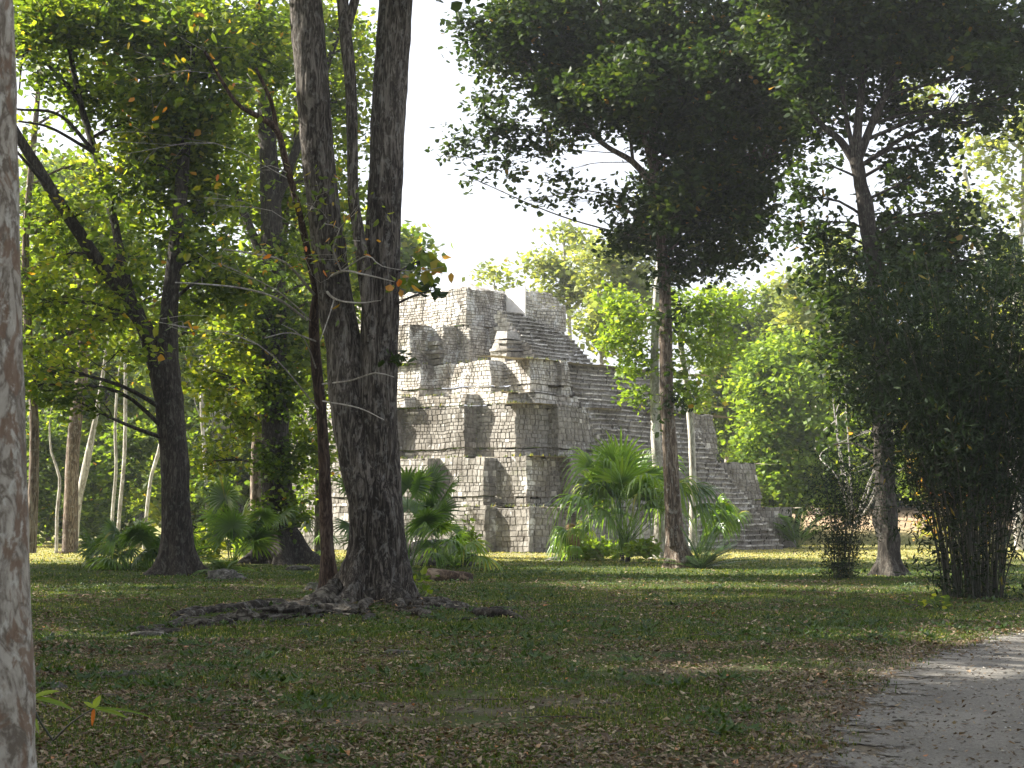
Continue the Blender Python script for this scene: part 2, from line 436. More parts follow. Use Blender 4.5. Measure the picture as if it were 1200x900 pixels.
# grass tufts
rng = np.random.default_rng(11)
def scatter(n, y0, y1, wfac=.36, pw=1.0):
    u = rng.random(n)
    y = (y0**(2-pw)+(y1**(2-pw)-y0**(2-pw))*u)**(1/(2-pw)) if pw != 2 else y0*(y1/y0)**u
    x = (rng.random(n)*2-1)*(y*wfac+.6)
    return x, y
def blades(n, y0, y1, hmin, hmax, wid, pw=1.0, cut=.0, keep=None):
    x, y = scatter(n, y0, y1, pw=pw)
    q = np.stack([x, y, np.zeros(n)], 1)
    d = fbm(q*.75, 41, 3)*.6+fbm(q*3.2, 42, 3)*.5
    ok = (d+rng.normal(0, .13, n) > cut) & (path_edge(x, y) < -.25+rng.random(n)*.6)
    ok &= (np.hypot(x-BX, (y-BY)*1.3) > 1.1)
    x, y = x[ok], y[ok]; n = len(x); d = d[ok]
    z = gz(x, y)
    h = (hmin+(hmax-hmin)*rng.random(n)**2)*(.7+.8*np.clip(d, 0, 1))
    a = rng.random(n)*2*PI; lean = rng.random(n)*.9
    w = wid*(.6+.8*rng.random(n))
    b = np.stack([x, y, z-.005], 1)
    s = np.stack([np.cos(a), np.sin(a), np.zeros(n)], 1)*w[:, None]
    l = np.stack([np.cos(a+1.3), np.sin(a+1.3), np.zeros(n)], 1)*(h*lean)[:, None]
    top = b+l+np.stack([0*h, 0*h, h], 1)
    mid = b+l*.35+np.stack([0*h, 0*h, h*.6], 1)
    V = np.stack([b-s, b+s, mid+s*.8, top, mid-s*.8], 1).reshape(-1, 3)
    i = np.arange(n)*5
    F4 = np.stack([i, i+1, i+2, i+4], 1); F3 = np.stack([i+4, i+2, i+3], 1)
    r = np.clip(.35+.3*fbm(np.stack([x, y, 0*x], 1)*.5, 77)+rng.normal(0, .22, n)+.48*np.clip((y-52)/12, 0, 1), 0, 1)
    return V, F4, F3, r
g_mb = MB()
for (n, y0, y1, h0, h1, w, cut) in ((300000, 9, 24, .014, .075, .0055, -.08), (230000, 22, 45, .02, .08, .01, -.3), (120000, 42, 92, .03, .1, .02, -.35)):
    V, F4, F3, r = blades(n, y0, y1, h0, h1, w, 1.0, cut)
    base = g_mb.n; g_mb.V.append(V); g_mb.F4.append(F4+base); g_mb.F3.append(F3+base); g_mb.R4.append(r); g_mb.R3.append(r); g_mb.n += len(V)
grass = g_mb.build('grass', M['grass'])
tag(grass, 'short patchy green grass over the shaded clearing', 'grass', kind='stuff')

# fallen leaves
def leaf_quads(C, d, s, L, W, fold=None):
    n = len(C)
    up = np.cross(d, s)
    f = (fold if fold is not None else np.zeros(n))[:, None]
    V = np.stack([C, C+d*(L*.42)[:, None]+s*W[:, None]+up*f, C+d*L[:, None], C+d*(L*.42)[:, None]-s*W[:, None]+up*f], 1).reshape(-1, 3)
    i = np.arange(n)*4
    return V, np.stack([i, i+1, i+2, i+3], 1)
def leaf_folded(C, d, s, L, W, fold):
    n = len(C); up = np.cross(d, s)*fold[:, None]; l = L[:, None]; w = W[:, None]
    V = np.stack([C, C+d*l*.3+s*w*.95+up, C+d*l*.68+s*w*.7+up, C+d*l-up*.8, C+d*l*.68-s*w*.7+up, C+d*l*.3-s*w*.95+up], 1).reshape(-1, 3)
    i = np.arange(n)*6
    return V, np.concatenate([np.stack([i, i+1, i+2, i+3], 1), np.stack([i, i+3, i+4, i+5], 1)])
def unit(v): return v/(np.linalg.norm(v, axis=-1, keepdims=True)+1e-9)
def flat_leaves(n, y0, y1, size, cut, dens_seed, on_path=.1):
    x, y = scatter(n, y0, y1)
    q = np.stack([x, y, np.zeros(n)], 1)
    d = fbm(q*.8, dens_seed, 4)
    pe = path_edge(x, y)
    ok = (d+rng.normal(0, .3, n) > cut) & ((pe < .2) | (rng.random(n) < on_path)) & (rng.random(n) < .38+1.5*np.clip(d+.15, 0, .5)+.8*np.clip(pe/2.5+1.2, 0, .6))
    x, y = x[ok], y[ok]; n = len(x)
    a = rng.random(n)*2*PI
    dd = unit(np.stack([np.cos(a), np.sin(a), rng.normal(0, .3, n)], 1))
    s = unit(np.cross(dd, np.stack([rng.normal(0, .35, n), rng.normal(0, .35, n), np.ones(n)], 1)))
    L = size*(.45+.7*rng.random(n)+1.3*rng.random(n)**6); W = L*(.18+.14*rng.random(n))
    C = np.stack([x, y, gz(x, y)+.014+rng.random(n)*.02], 1)
    V, F = leaf_quads(C, dd, s, L, W, L*.12*rng.normal(0, 1, n))
    return V, F, rng.random(n)**1.15
l_mb = MB()
for a in ((110000, 9.5, 22, .04, -.5, 55), (80000, 20, 42, .055, -.25, 56), (9000, 40, 70, .09, .1, 57)):
    l_mb.add(*flat_leaves(*a))
litter = l_mb.build('leaf_litter', M['litter'])
tag(litter, 'brown and tan fallen leaves strewn over the clearing floor', 'fallen leaves', kind='stuff')
def herbs():
    mb = MB(); n = 5200
    x, y = scatter(n, 9.5, 50)
    d = fbm(np.stack([x, y, 0*x], 1)*.55, 91, 3)
    ok = (d > .02) & (path_edge(x, y) < -.3); x, y = x[ok], y[ok]
    C = np.stack([x, y, gz(x, y)+.03], 1)
    k = 9; n = len(C)*k
    c = np.repeat(C, k, 0); a = rng.random(n)*2*PI
    dd = unit(np.stack([np.cos(a), np.sin(a), .15+.6*rng.random(n)], 1)); s = unit(np.cross(dd, np.tile([0, 0, 1.], (n, 1))))
    c = c+dd*(.03*rng.random(n))[:, None]+np.stack([rng.normal(0, .05, n), rng.normal(0, .05, n), rng.random(n)*.03], 1)
    L = np.repeat(.035+.07*rng.random(len(C))**2, k)*(.6+.6*rng.random(n))
    V, F = leaf_folded(c, dd, s, L, L*.3, L*.12); r = np.clip(.35+rng.normal(0, .2, n), 0, .95)
    mb.add(V, F, np.concatenate([r, r])); return mb
tag(herbs().build('ground_herbs', M['grass_herb']), 'small broadleaf weeds patching the shaded clearing floor', 'weeds', kind='stuff')
tw = MB()
for k in range(420):
    y = 10+rng.random()**1.2*28; x = (rng.random()*2-1)*y*.33
    if path_edge(np.array([x]), np.array([y]))[0] > .3: continue
    a = rng.random()*PI; L = .12+.5*rng.random()**2; z = float(gz(np.array([x]), np.array([y]))[0])
    p0 = np.array([x, y, z+.02]); dv = np.array([math.cos(a), math.sin(a), 0])*L
    tube(tw, catmull([np.append(p0, .007), np.append(p0+dv*.5+rng.normal(0, .03*L+.01, 3)*[1, 1, .3], .005), np.append(p0+dv, .003)], .06), 4, cap=False)
tag(tw.build('fallen_twigs', M['twig']), 'thin fallen twigs scattered on the clearing floor', 'twigs', kind='stuff')
# pebbles on the gravel
pm = MB()
for k in range(6000):
    y = 9.5+rng.random()**.8*17; x = rng.random()*(y*.36)
    if path_edge(np.array([x]), np.array([y]))[0] < -.4: continue
    r = .005+.02*rng.random()**4; c0 = np.array([x, y, float(gz(np.array([x]), np.array([y]))[0])+r*.4+.01])
    o6 = np.array([(1, 0, 0), (0, 1, 0), (-1, 0, 0), (0, -1, 0), (0, 0, .6), (0, 0, -.6)])*r*(.6+.8*rng.random((6, 1)))
    pm.add(c0+o6, [(0, 1, 4), (1, 2, 4), (2, 3, 4), (3, 0, 4), (1, 0, 5), (2, 1, 5), (3, 2, 5), (0, 3, 5)], rng.random())
tag(pm.build('pebbles', M['stone']), 'small loose stones scattered over the gravel path', 'pebbles', kind='stuff')

# ------------------------------------------------------------------ pyramid
def W(p, q, z): return np.array([.75+.7071*(p-q), 71+.7071*(p+q), z])
prng = np.random.default_rng(5)
def mitre(chain):
    """outward offset vectors (p,q) for an open chain whose outside is on the side of smaller p / smaller q"""
    n = len(chain); nor = []
    for a, b_ in zip(chain[:-1], chain[1:]):
        d = np.array(b_, float)-np.array(a, float); d /= np.linalg.norm(d)+1e-9
        nor.append(np.array([-d[1], d[0]])*-1)
    out = []
    for i in range(n):
        if i == 0: out.append(nor[0])
        elif i == n-1: out.append(nor[-1])
        else:
            s = nor[i-1]+nor[i]; out.append(s if abs(nor[i-1]@nor[i]) < .5 else nor[i])
    return np.array(out), nor
def wall(mb, core, chain, z0, z1, off0=0., off1=0., ch=.27, slen=(.2, .68), rough=.035, ztop=None, bright=0.):
    """chain from far left to far right (p,q); courses of separate stones with a mortar core behind"""
    C = np.array(chain, float); mo, nor = mitre(chain)
    for k in range(len(C)-1):
        A, B_ = C[k], C[k+1]
        L = np.linalg.norm(B_-A)
        if L < .05: continue
        z = z0; row = 0
        nrm = nor[k]
        def pt(t, zz, push=0.):
            f = (zz-z0)/max(z1-z0, .01)
            o = off0+(off1-off0)*min(max(f, 0), 1)
            a = A+mo[k]*o; b = B_+mo[k+1]*o
            pq = a+(b-a)*t+nrm*push
            return W(pq[0], pq[1], zz)
        # core sheet
        na = max(1, int(L/.3)); nb = max(1, int((z1-z0)/.3)); zt_ = z1-.1
        if ztop is not None: zt_ = min(z1-.1, min(ztop(A), ztop(B_))-.15)
        cv = [pt(i/na, z0+(zt_-z0)*j_/nb, -.03) for j_ in range(nb+1) for i in range(na+1)]
        core.add(cv, [(j_*(na+1)+i, j_*(na+1)+i+1, (j_+1)*(na+1)+i+1, (j_+1)*(na+1)+i) for j_ in range(nb) for i in range(na)])
        while z < z1-.02:
            h = min(ch*.84*(.62+.76*prng.random()), z1-z)
            if z1-(z+h) < ch*.4: h = z1-z
            t = 0.
            while t < 1-1e-6:
                dl = .74*(slen[0]+(slen[1]-slen[0])*prng.random())/L
                t2 = min(1., t+dl)
                if 1-t2 < .12/L: t2 = 1.
                zt = z+h-(prng.random()**2*.1 if z+h > z1-.03 else 0)
                if ztop is not None:
                    lim = ztop(A+(B_-A)*(t+t2)/2)
                    if z > lim: t = t2; continue
                g = .003+.008*prng.random()**3; gt = g/L; e = prng.random()*rough
                j = lambda s=.012: (prng.random()-.5)*s
                bt, bt2 = t+gt, t2-gt
                if t == 0: bt = 0
                if t2 == 1.: bt2 = 1
                i0 = .02/L
                v = [pt(bt, z+g, -.05), pt(bt2, z+g, -.05), pt(bt2, zt-g, -.05), pt(bt, zt-g, -.05),
                     pt(bt+(i0 if bt else 0), z+g+.015, e+j()), pt(bt2-(i0 if bt2 < 1 else 0), z+g+.015, e+j()), pt(bt2-(i0 if bt2 < 1 else 0), zt-g-.012+j(), e+j()), pt(bt+(i0 if bt else 0), zt-g-.012+j(), e+j())]
                r = np.clip(.42+bright+prng.normal(0, .15), 0, .95)
                if prng.random() < .015: r = 1.
                mb.add(v, [(4, 5, 6, 7), (0, 1, 5, 4), (1, 2, 6, 5), (2, 3, 7, 6), (3, 0, 4, 7)], r)
                t = t2
            z += h; row += 1
def slab(mb, chain, back, z, jit=.03, off=0.):
    """horizontal terrace top: strips from the chain back to an inner line"""
    C = np.array(chain, float); mo, nor = mitre(chain)
    for k in range(len(C)-1):
        a = C[k]+mo[k]*(off-.08); b = C[k+1]+mo[k+1]*(off-.08)
        L = np.linalg.norm(b-a); n = max(1, int(L/.3)); n2 = 8
        horiz = abs(nor[k][0]) > .5
        # the strip runs inward (towards +p for left faces, +q for right faces)
        inn = -nor[k]*back
        T = np.linspace(0, 1, n+1); U = np.linspace(0, 1, n2+1)
        V = []
        for u in U:
            for t in T:
                pq = a+(b-a)*t+inn*u
                V.append(W(pq[0], pq[1], z-.03+(prng.random()-.5)*jit*(1 if 0 < u else .4)))
        F = [(i*(n+1)+m, i*(n+1)+m+1, (i+1)*(n+1)+m+1, (i+1)*(n+1)+m) for i in range(n2) for m in range(n)]
        mb.add(V, F)
pyr = thing('stepped_pyramid', W(8, 8, 0), 'ancient grey stone stepped pyramid with a broad stairway in the sunlit clearing', 'pyramid')
S0, S1 = 6.1, 14.9
def s1(z): return 14.9-2.4*z/8.6
tiers = [
 # z0, z1, left chain (far to near), right q (near, out), p positions, notch q, p end
 (0, 1.95, [(-1.4, 17.5), (-1.4, 8.2), (-.6, 8.2), (-.6, 2.0), (0, 2.0)], (0, 0), [(2.5, 0), (2.5, -.5)], -.1, 17.9, .02),
 (1.95, 4.1, [(-.7, 17), (-.7, 5.6), (.1, 5.6), (.1, 2.9), (.9, 2.9)], (.9, 1.1), [(3.0, 1.1), (3.0, .5)], 1.3, 16.6, .0),
 (4.1, 6.47, [(.2, 16.5), (.2, 9.2), (1.0, 9.2), (1.0, 5.1), (1.8, 5.1)], (1.8, 2.6), [(3.73, 2.6), (3.73, 1.93)], 2.9, 15.1, .04),
 (6.47, 7.0, [(.6, 16), (.6, 8.6), (1.3, 8.6), (1.3, 5.3), (2.1, 5.3)], (2.1, 3.4), [(3.3, 3.4), (3.3, 2.9)], 3.3, 14.0, .06),
 (7.0, 8.6, [(1.9, 16), (1.9, 9.0), (2.7, 9.0), (2.7, 5.2), (3.6, 5.2)], (3.6, 3.6), [(5.4, 3.6), (5.4, 3.3)], 4.4, 13.0, .1),
]
for i, (z0, z1, left, cor, right, qn, pe_, br) in enumerate(tiers):
    mb, core, top = MB(), MB(), MB()
    qo = right[-1][1]
    sr = s1(z1)-.15
    chain = left+[cor]+right+[(S0, qo), (S0, qn), (sr, qn), (sr, qo), (pe_, qo), (pe_, 14)]
    h = z1-z0; bat = .12*h
    if i in (1, 2, 4):
        pl = .42
        wall(mb, core, chain, z0, z0+pl, -.03, -.04, .22, bright=br+.1)
        wall(mb, core, chain, z0+pl, z1, .03, .03-bat, .26 if i < 4 else .19, (.25, .5) if i < 4 else (.2, .42), bright=br)
        slab(top, chain, 1.2, z0+pl, off=.0)
    else:
        wall(mb, core, chain, z0, z1, .03, .03-bat*.8, .3 if i == 0 else .2, (.3, .65), bright=br)
    slab(top, chain, 4.5, z1, off=.03-bat*.8 if i not in (1, 2, 4) else .02-bat)
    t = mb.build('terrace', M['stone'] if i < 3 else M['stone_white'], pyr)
    core.build('rubble_core', M['mortar'], t).location = (0, 0, 0)
    top.build('ledge', M['ledge'], t).location = (0, 0, 0)
# fill plate so that no sky shows through the middle
fm = MB()
for (z, p0, q0) in ((1.9, 1, 1.5), (4.05, 2, 3), (6.4, 3, 4), (8.5, 4.5, 5)):
    fm.add([W(p0, q0, z-.1), W(12, q0, z-.1), W(12, 14, z-.1), W(p0, 14, z-.1)], [(0, 1, 2, 3)])
fm.build('rubble_core', M['ledge'], pyr)
# mask level wall and upper wall
mb, core = MB(), MB()
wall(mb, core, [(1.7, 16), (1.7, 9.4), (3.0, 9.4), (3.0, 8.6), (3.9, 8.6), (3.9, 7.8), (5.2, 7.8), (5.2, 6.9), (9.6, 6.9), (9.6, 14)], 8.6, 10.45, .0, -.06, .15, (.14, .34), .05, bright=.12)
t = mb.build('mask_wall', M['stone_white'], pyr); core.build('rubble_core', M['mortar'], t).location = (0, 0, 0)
sm = MB(); slab(sm, [(1.7, 16), (1.7, 9.4), (3.0, 9.4), (3.0, 8.6), (3.9, 8.6), (3.9, 7.8), (6, 7.8)], 3.5, 10.45, .06); sm.build('ledge', M['ledge'], t).location = (0, 0, 0)
mb, core = MB(), MB()
def ztop(pq):
    p = pq[0]; q = pq[1]
    if q > 8.2: return 12.15+.15*math.sin(q*1.7)
    if p < 8: return 12.3+.12*math.sin(p*2.2)
    return 12.3-(p-8)*.55
up = [(3.9, 16), (3.9, 7.95), (6.5, 7.95), (6.5, 6.65), (9.3, 6.65), (9.3, 14)]
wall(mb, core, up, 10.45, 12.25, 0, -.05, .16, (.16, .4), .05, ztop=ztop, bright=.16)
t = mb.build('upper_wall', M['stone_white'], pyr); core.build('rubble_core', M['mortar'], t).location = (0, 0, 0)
# rubble cap of the upper wall
n = 26; V = []; 
for a in range(n):
    for b_ in range(n):
        p = 3.95+(9.2-3.95)*a/(n-1); q = 8+7.8*b_/(n-1)
        e = min(a, b_, n-1-a)/(n-1)
        V.append(W(p, q, 12.05+.75*min(1, e*4)*(.6+.4*vnoise(np.array([[p, q, 0.]]), 8)[0])+.1*prng.random()-(.6 if p > 8 else 0)*(p-8)))
V = np.array(V); idx = np.arange(n*n).reshape(n, n)
cm = MB(); cm.add(V, np.stack([idx[:-1, :-1], idx[1:, :-1], idx[1:, 1:], idx[:-1, 1:]], -1).reshape(-1, 4), prng.random((n-1)**2)*.8)
cm.build('rubble_cap', M['stone_white'], t).location = (0, 0, 0)
# bright plastered pier face
fm = MB(); fm.add([W(6.44, 7.93, 10.5), W(6.44, 6.62, 10.5), W(6.44, 6.62, 12.36), W(6.44, 7.93, 12.4), W(6.52, 7.93, 10.5), W(6.52, 6.62, 10.5), W(6.52, 6.62, 12.36), W(6.52, 7.93, 12.4)],
                  [(0, 1, 2, 3), (0, 4, 5, 1), (1, 5, 6, 2), (2, 6, 7, 3), (3, 7, 4, 0)]); fm.build('plaster_panel', M['plaster'], pyr)
# masks: stacks of carved slabs
def mask(p, q, s=1.):
    mb = MB()
    def blk(p0, p1, q0, q1, z0, z1, sl=0.):
        v = [W(p0, q0, z0), W(p1, q0, z0), W(p1, q1, z0), W(p0, q1, z0), W(p0+sl, q0+sl, z1), W(p1, q0+sl, z1), W(p1, q1, z1), W(p0+sl, q1, z1)]
        v = np.array(v)+prng.normal(0, .02, (8, 3))
        mb.add(v, [(3, 2, 1, 0), (4, 5, 6, 7), (0, 1, 5, 4), (1, 2, 6, 5), (2, 3, 7, 6), (3, 0, 4, 7)], .5+.4*prng.random())
    blk(p+.05, p+1.0, q-.02, q+.95, 8.6, 8.84)
    blk(p-.02, p+1.0, q-.1, q+.4, 8.86, 9.06); blk(p+.02, p+1.0, q+.42, q+.95, 8.86, 9.08)
    blk(p-.1, p+1.0, q-.16, q+.45, 9.09, 9.22); blk(p-.08, p+1.0, q+.47, q+.95, 9.1, 9.25)
    blk(p+.04, p+1.0, q-.0, q+.4, 9.25, 9.45); blk(p+.06, p+1.0, q+.42, q+.9, 9.28, 9.5)
    blk(p-.08, p+1.0, q-.08, q+.5, 9.48, 9.62); blk(p+.08, p+1.0, q+.5, q+.85, 9.52, 9.66)
    blk(p+.1, p+1.0, q+.05, q+.95, 9.68, 10.05*s, .18)
    mb.build('carved_mask', M['stone'], pyr)
mask(4.15, 5.6); mask(2.75, 8.75, .985)
# stairs: each course of steps as separate stones
def stair(p0, p1, q0, q1, z0, z1, ns, zcap=None, pw=None):
    mb = MB(); core = MB()
    dq = (q1-q0)/ns; dz = (z1-z0)/ns
    for k in range(ns):
        qa = q0+k*dq; za = z0+k*dz; zb = za+dz; p = p0
        if pw: p1 = pw(za)
        while p < p1-1e-6:
            w_ = .3+.45*prng.random(); pb = min(p1, p+w_)
            if p1-pb < .15: pb = p1
            if zcap is not None and zb > zcap((p+pb)/2): p = pb; continue
            e = prng.random()*.07; f = prng.random()*.03; s = prng.random()*.02
            v = [W(p+.006, qa+e, za), W(pb-.006, qa+e+s, za), W(pb-.006, qa+dq+.1, za), W(p+.006, qa+dq+.1, za),
                 W(p+.006, qa+e+.02, zb-f), W(pb-.006, qa+e+s+.02, zb-f*.6), W(pb-.006, qa+dq+.1, zb-f*.5), W(p+.006, qa+dq+.1, zb-f*.5)]
            hn = dz*.3; rv = np.clip(.3+prng.normal(0, .2), 0, .9)  # riser stone kept darker to set off the light painted on the nosing
            for m in (4, 5, 6, 7): v[m] = v[m]-np.array([0, 0, hn])
            mb.add(v, [(4, 5, 6, 7), (0, 1, 5, 4), (1, 2, 6, 5), (3, 0, 4, 7)], rv)
            o = .035+.03*prng.random(); z2 = zb-f
            v2 = [W(p+.004, qa+e-o, zb-f-hn), W(pb-.004, qa+e+s-o, zb-f*.6-hn), W(pb-.004, qa+dq+.1, zb-f*.5-hn), W(p+.004, qa+dq+.1, zb-f*.5-hn),
                  W(p+.004, qa+e-o+.02, z2), W(pb-.004, qa+e+s-o+.02, zb-f*.6), W(pb-.004, qa+dq+.1, zb-f*.5), W(p+.004, qa+dq+.1, zb-f*.5)]
            mb.add(v2, [(4, 5, 6, 7), (0, 1, 5, 4), (1, 2, 6, 5), (3, 0, 4, 7)], np.clip(.8+prng.normal(0, .12), 0, 1))  # paler nosing slab: light catching the treads, put into the stone tone
            p = pb
    return mb
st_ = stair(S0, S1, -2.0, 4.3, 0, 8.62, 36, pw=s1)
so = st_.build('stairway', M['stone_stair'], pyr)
# side walls of the stairway (stepped profile)
for (pp, flip) in ((S0-.0, -1), (S1+.0, 1)):
    mb = MB()
    z = 0
    while z < 8.5:
        h = .24*(.8+.4*prng.random()); qf = -2.0+z/8.62*6.3+.1
        q = qf; 
        while q < min(4.4, qf+3.6):
            l = .25+.35*prng.random(); e = .02+prng.random()*.05
            if flip > 0: pp = s1(z)
            pq = pp+flip*e
            v = [W(pp-flip*.1, q, z), W(pp-flip*.1, q+l, z), W(pp-flip*.1, q+l, z+h), W(pp-flip*.1, q, z+h), W(pq, q+.01, z+.01), W(pq, q+l-.01, z+.01), W(pq, q+l-.01, z+h-.01), W(pq, q+.01, z+h-.01)]
            mb.add(v, [(4, 5, 6, 7), (0, 1, 5, 4), (1, 2, 6, 5), (2, 3, 7, 6), (3, 0, 4, 7)], np.clip(.55+prng.normal(0, .2), 0, 1))
            q += l
        z += h
    mb.build('side_wall', M['stone_white'], so).location = (0, 0, 0)
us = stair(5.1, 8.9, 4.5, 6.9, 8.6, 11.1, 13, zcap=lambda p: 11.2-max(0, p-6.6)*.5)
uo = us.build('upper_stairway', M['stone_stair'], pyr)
mb = MB(); z = 8.6
while z < 11.0:
    h = .18; q = 4.5+(z-8.6)/2.5*2.4+.1
    while q < 7.0:
        l = .25+.25*prng.random(); e = .02+prng.random()*.04; pq = 5.1-e
        v = [W(5.2, q, z), W(5.2, q+l, z), W(5.2, q+l, z+h), W(5.2, q, z+h), W(pq, q+.01, z+.01), W(pq, q+l-.01, z+.01), W(pq, q+l-.01, z+h-.01), W(pq, q+.01, z+h-.01)]
        mb.add(v, [(4, 5, 6, 7), (0, 1, 5, 4), (1, 2, 6, 5), (2, 3, 7, 6), (3, 0, 4, 7)], np.clip(.6+prng.normal(0, .2), 0, 1)); q += l
    z += h
mb.build('side_wall', M['stone_white'], uo).location = (0, 0, 0)

def warp(o):
    for c in o.children: warp(c)
    if o.type != 'MESH': return
    me = o.data; n = len(me.vertices); co = np.empty(n*3); me.vertices.foreach_get('co', co); co = co.reshape(-1, 3)
    d = np.stack([fbm(co*.9, 201, 3), fbm(co*.9, 202, 3), fbm(co*.9, 203, 3)*.7], 1)*.12
    d += np.stack([vnoise(co*3.3, 211), vnoise(co*3.3, 212), vnoise(co*3.3, 213)*.8], 1)*.022
    me.vertices.foreach_set('co', (co+d).ravel()); me.update()
warp(pyr)
tu = MB()
for k in range(150):
    ti = int(prng.integers(0, 5)); z0, z1, left, cor, right, qn, pe_, br = tiers[ti]
    if prng.random() < .6: q = cor[1]+prng.random()*7; pq = (np.interp(q, [c[1] for c in left][::-1], [c[0] for c in left][::-1])+.25+prng.random()*.3, q)
    else: pq = (cor[0]+prng.random()*4, cor[1]+.3+prng.random()*.3)
    b_ = W(pq[0], pq[1], z1-.05); m = 9
    a = prng.random(m)*2*PI; dd = unit(np.stack([np.cos(a), np.sin(a), 1+prng.random(m)*1.5], 1)); L = (.08+.16*prng.random(m)); s_ = unit(np.cross(dd, [0, 0, 1.]))
    V, F = leaf_quads(np.tile(b_, (m, 1))+prng.normal(0, .05, (m, 3))*[1, 1, 0], dd, s_, L, L*.1); tu.add(V, F, np.clip(prng.random(m), 0, 1))
o = tu.build('ledge_weeds', M['grass'], pyr); o['kind'] = 'stuff'

# ------------------------------------------------------------------ trees
def leaf_cloud(mb, C, k, sig, size, rng, droop=.35, asp=.3, base_rnd=None, curl=.1, zs=.6, orient=None, fine=False):
    n = len(C)*k
    cr = rng.random(len(C)) if base_rnd is None else base_rnd
    c = np.repeat(C, k, 0)+rng.normal(0, 1, (n, 3))*np.array([sig, sig, sig*zs])
    d = rng.normal(0, 1, (n, 3))*np.array([1, 1, .55]); d[:, 2] -= droop
    if orient is not None: d = d+np.repeat(orient, k, 0)
    d = unit(d)
    up = rng.normal(0, .55, (n, 3)); up[:, 2] += 1
    s = unit(np.cross(d, up))
    L = size*(.55+.8*rng.random(n)); Wd = L*asp*(.75+.5*rng.random(n))
    V, F = (leaf_folded if fine else leaf_quads)(c, d, s, L, Wd, L*curl*(rng.random(n)))
    r = np.clip(np.repeat(cr, k)*.5+rng.random(n)*.5+rng.normal(0, .06, n), 0, .985)
    r[rng.random(n) < .006] = 1
    mb.add(V, F, np.concatenate([r, r]) if fine else r)
def blob_centres(rng, c, r, n, gap=.0, seed=0, shell=.42):
    d = unit(rng.normal(0, 1, (n, 3))); rad = rng.random(n)**shell
    rad = rad*(1+.45*fbm(d*1.7+seed*3.1, seed+9, 2))
    q = c+d*rad[:, None]*r
    f = fbm(q/np.mean(r)*1.5, seed, 2)
    return q[f > gap]
LD = 2.7     # leaf clusters per unit of crown
LS = 1.65
NLEAF = [0]
class Tree:
    def __init__(s, name, label, base, cat='tree', group=None, seed=0):
        s.root = thing(name, base, label, cat, group); s.rng = np.random.default_rng(seed); s.seed = seed
        s.trunk = MB(); s.br = MB(); s.leaf = MB(); s.skel = []; s.limbk = 1.
    def stem(s, pts, sides=20, flare=None, lump=.12, ridge=.0, step=.25, world=False, lf=1.):
        """pts: (px,py,Y,width_px)"""
        if world: A = np.array(pts, float)
        else: A = np.array([np.append(P(a, b_, Y), w*Y/4000) for a, b_, Y, w in pts])
        path = catmull(A, step)
        tube(s.trunk, path, sides, lump=lump, ridge=ridge, seed=s.seed, flare=flare, lf=lf)
        s.skel.append(path)
        return path
    def crown(s, blobs, dens=1., leaf=.11, k=14, sig=.28, gap=-.1, limbs=True, droop=.35, asp=.38, Y=None, twigs=5, rb=None, zs=.6):
        """blobs: (px,py,Y,rx_px,ry_px)"""
        sk = np.concatenate(s.skel) if s.skel else None
        for bi, (px, py, Y, rx, ry) in enumerate(blobs):
            c = P(px, py, Y); R = np.array([rx*Y/2000, rx*Y/2000*.95, ry*Y/2000])
            n = max(5, int(dens*LD*R[0]*R[2]*R.mean()**.5*9))
            Q = blob_centres(s.rng, c, R, n, gap, s.seed+bi)
            if len(Q) == 0: continue
            hue = np.clip(.5+.45*fbm(Q*.7, s.seed+3, 2)+s.rng.normal(0, .12, len(Q)), 0, 1)
            if rb is not None: hue = np.clip(hue+rb, 0, 1)
            leaf_cloud(s.leaf, Q, k, sig, leaf*LS, s.rng, droop, asp, hue, zs=zs, fine=Y < 58); NLEAF[0] += len(Q)*k
            if limbs and sk is not None:
                low = sk[(sk[:, 2] < c[2]+.5)]
                if len(low) == 0: low = sk
                dd = np.linalg.norm(low[:, :3]-c, axis=1)+.7*np.abs(low[:, 2]-(c[2]-.35*np.linalg.norm(low[:, :2]-c[:2], axis=1)))
                a = low[np.argmin(dd)]
                m = (a[:3]+c)/2+np.array([0, 0, .08*np.linalg.norm(c-a[:3])])+s.rng.normal(0, .12*np.linalg.norm(c-a[:3])*.5, 3)
                r0 = s.limbk*min(a[3]*.55, .015+.013*np.linalg.norm(c-a[:3])+.01*R[0])
                path = catmull([np.append(a[:3], r0), np.append(m, r0*.7), np.append(c, r0*.38)], .4)
                tube(s.br, path, 6)
                for q in Q[s.rng.permutation(len(Q))[:min(len(Q), int(twigs*(1+R[0])))]]:
                    st = path[s.rng.integers(len(path)//2, len(path))]
                    mid = (st[:3]+q)/2+s.rng.normal(0, .1*np.linalg.norm(q-st[:3]), 3)
                    tube(s.br, catmull([np.append(st[:3], r0*.3), np.append(mid, r0*.2), np.append(q, .006)], .5), 4, cap=False)
    def bare(s, pts, w0=.02, sides=5):
        A = np.array([np.append(P(a, b_, Y), w*Y/4000) for a, b_, Y, w in pts])
        tube(s.br, catmull(A, .15), sides)
    def finish(s, bark, leafm, twigm=None):
        if s.trunk.n: s.trunk.build('trunk', bark, s.root, smooth=True)
        if s.br.n: s.br.build('branches', twigm or bark, s.root, smooth=True)
        if s.leaf.n: s.leaf.build('crown', leafm, s.root)
        return s.root
def base_of(px, py, Y=None):
    Y = Y or 3200/(py-603); p = P(px, py, Y); p[2] = float(gz(np.array([p[0]]), np.array([p[1]]))[0]); return p

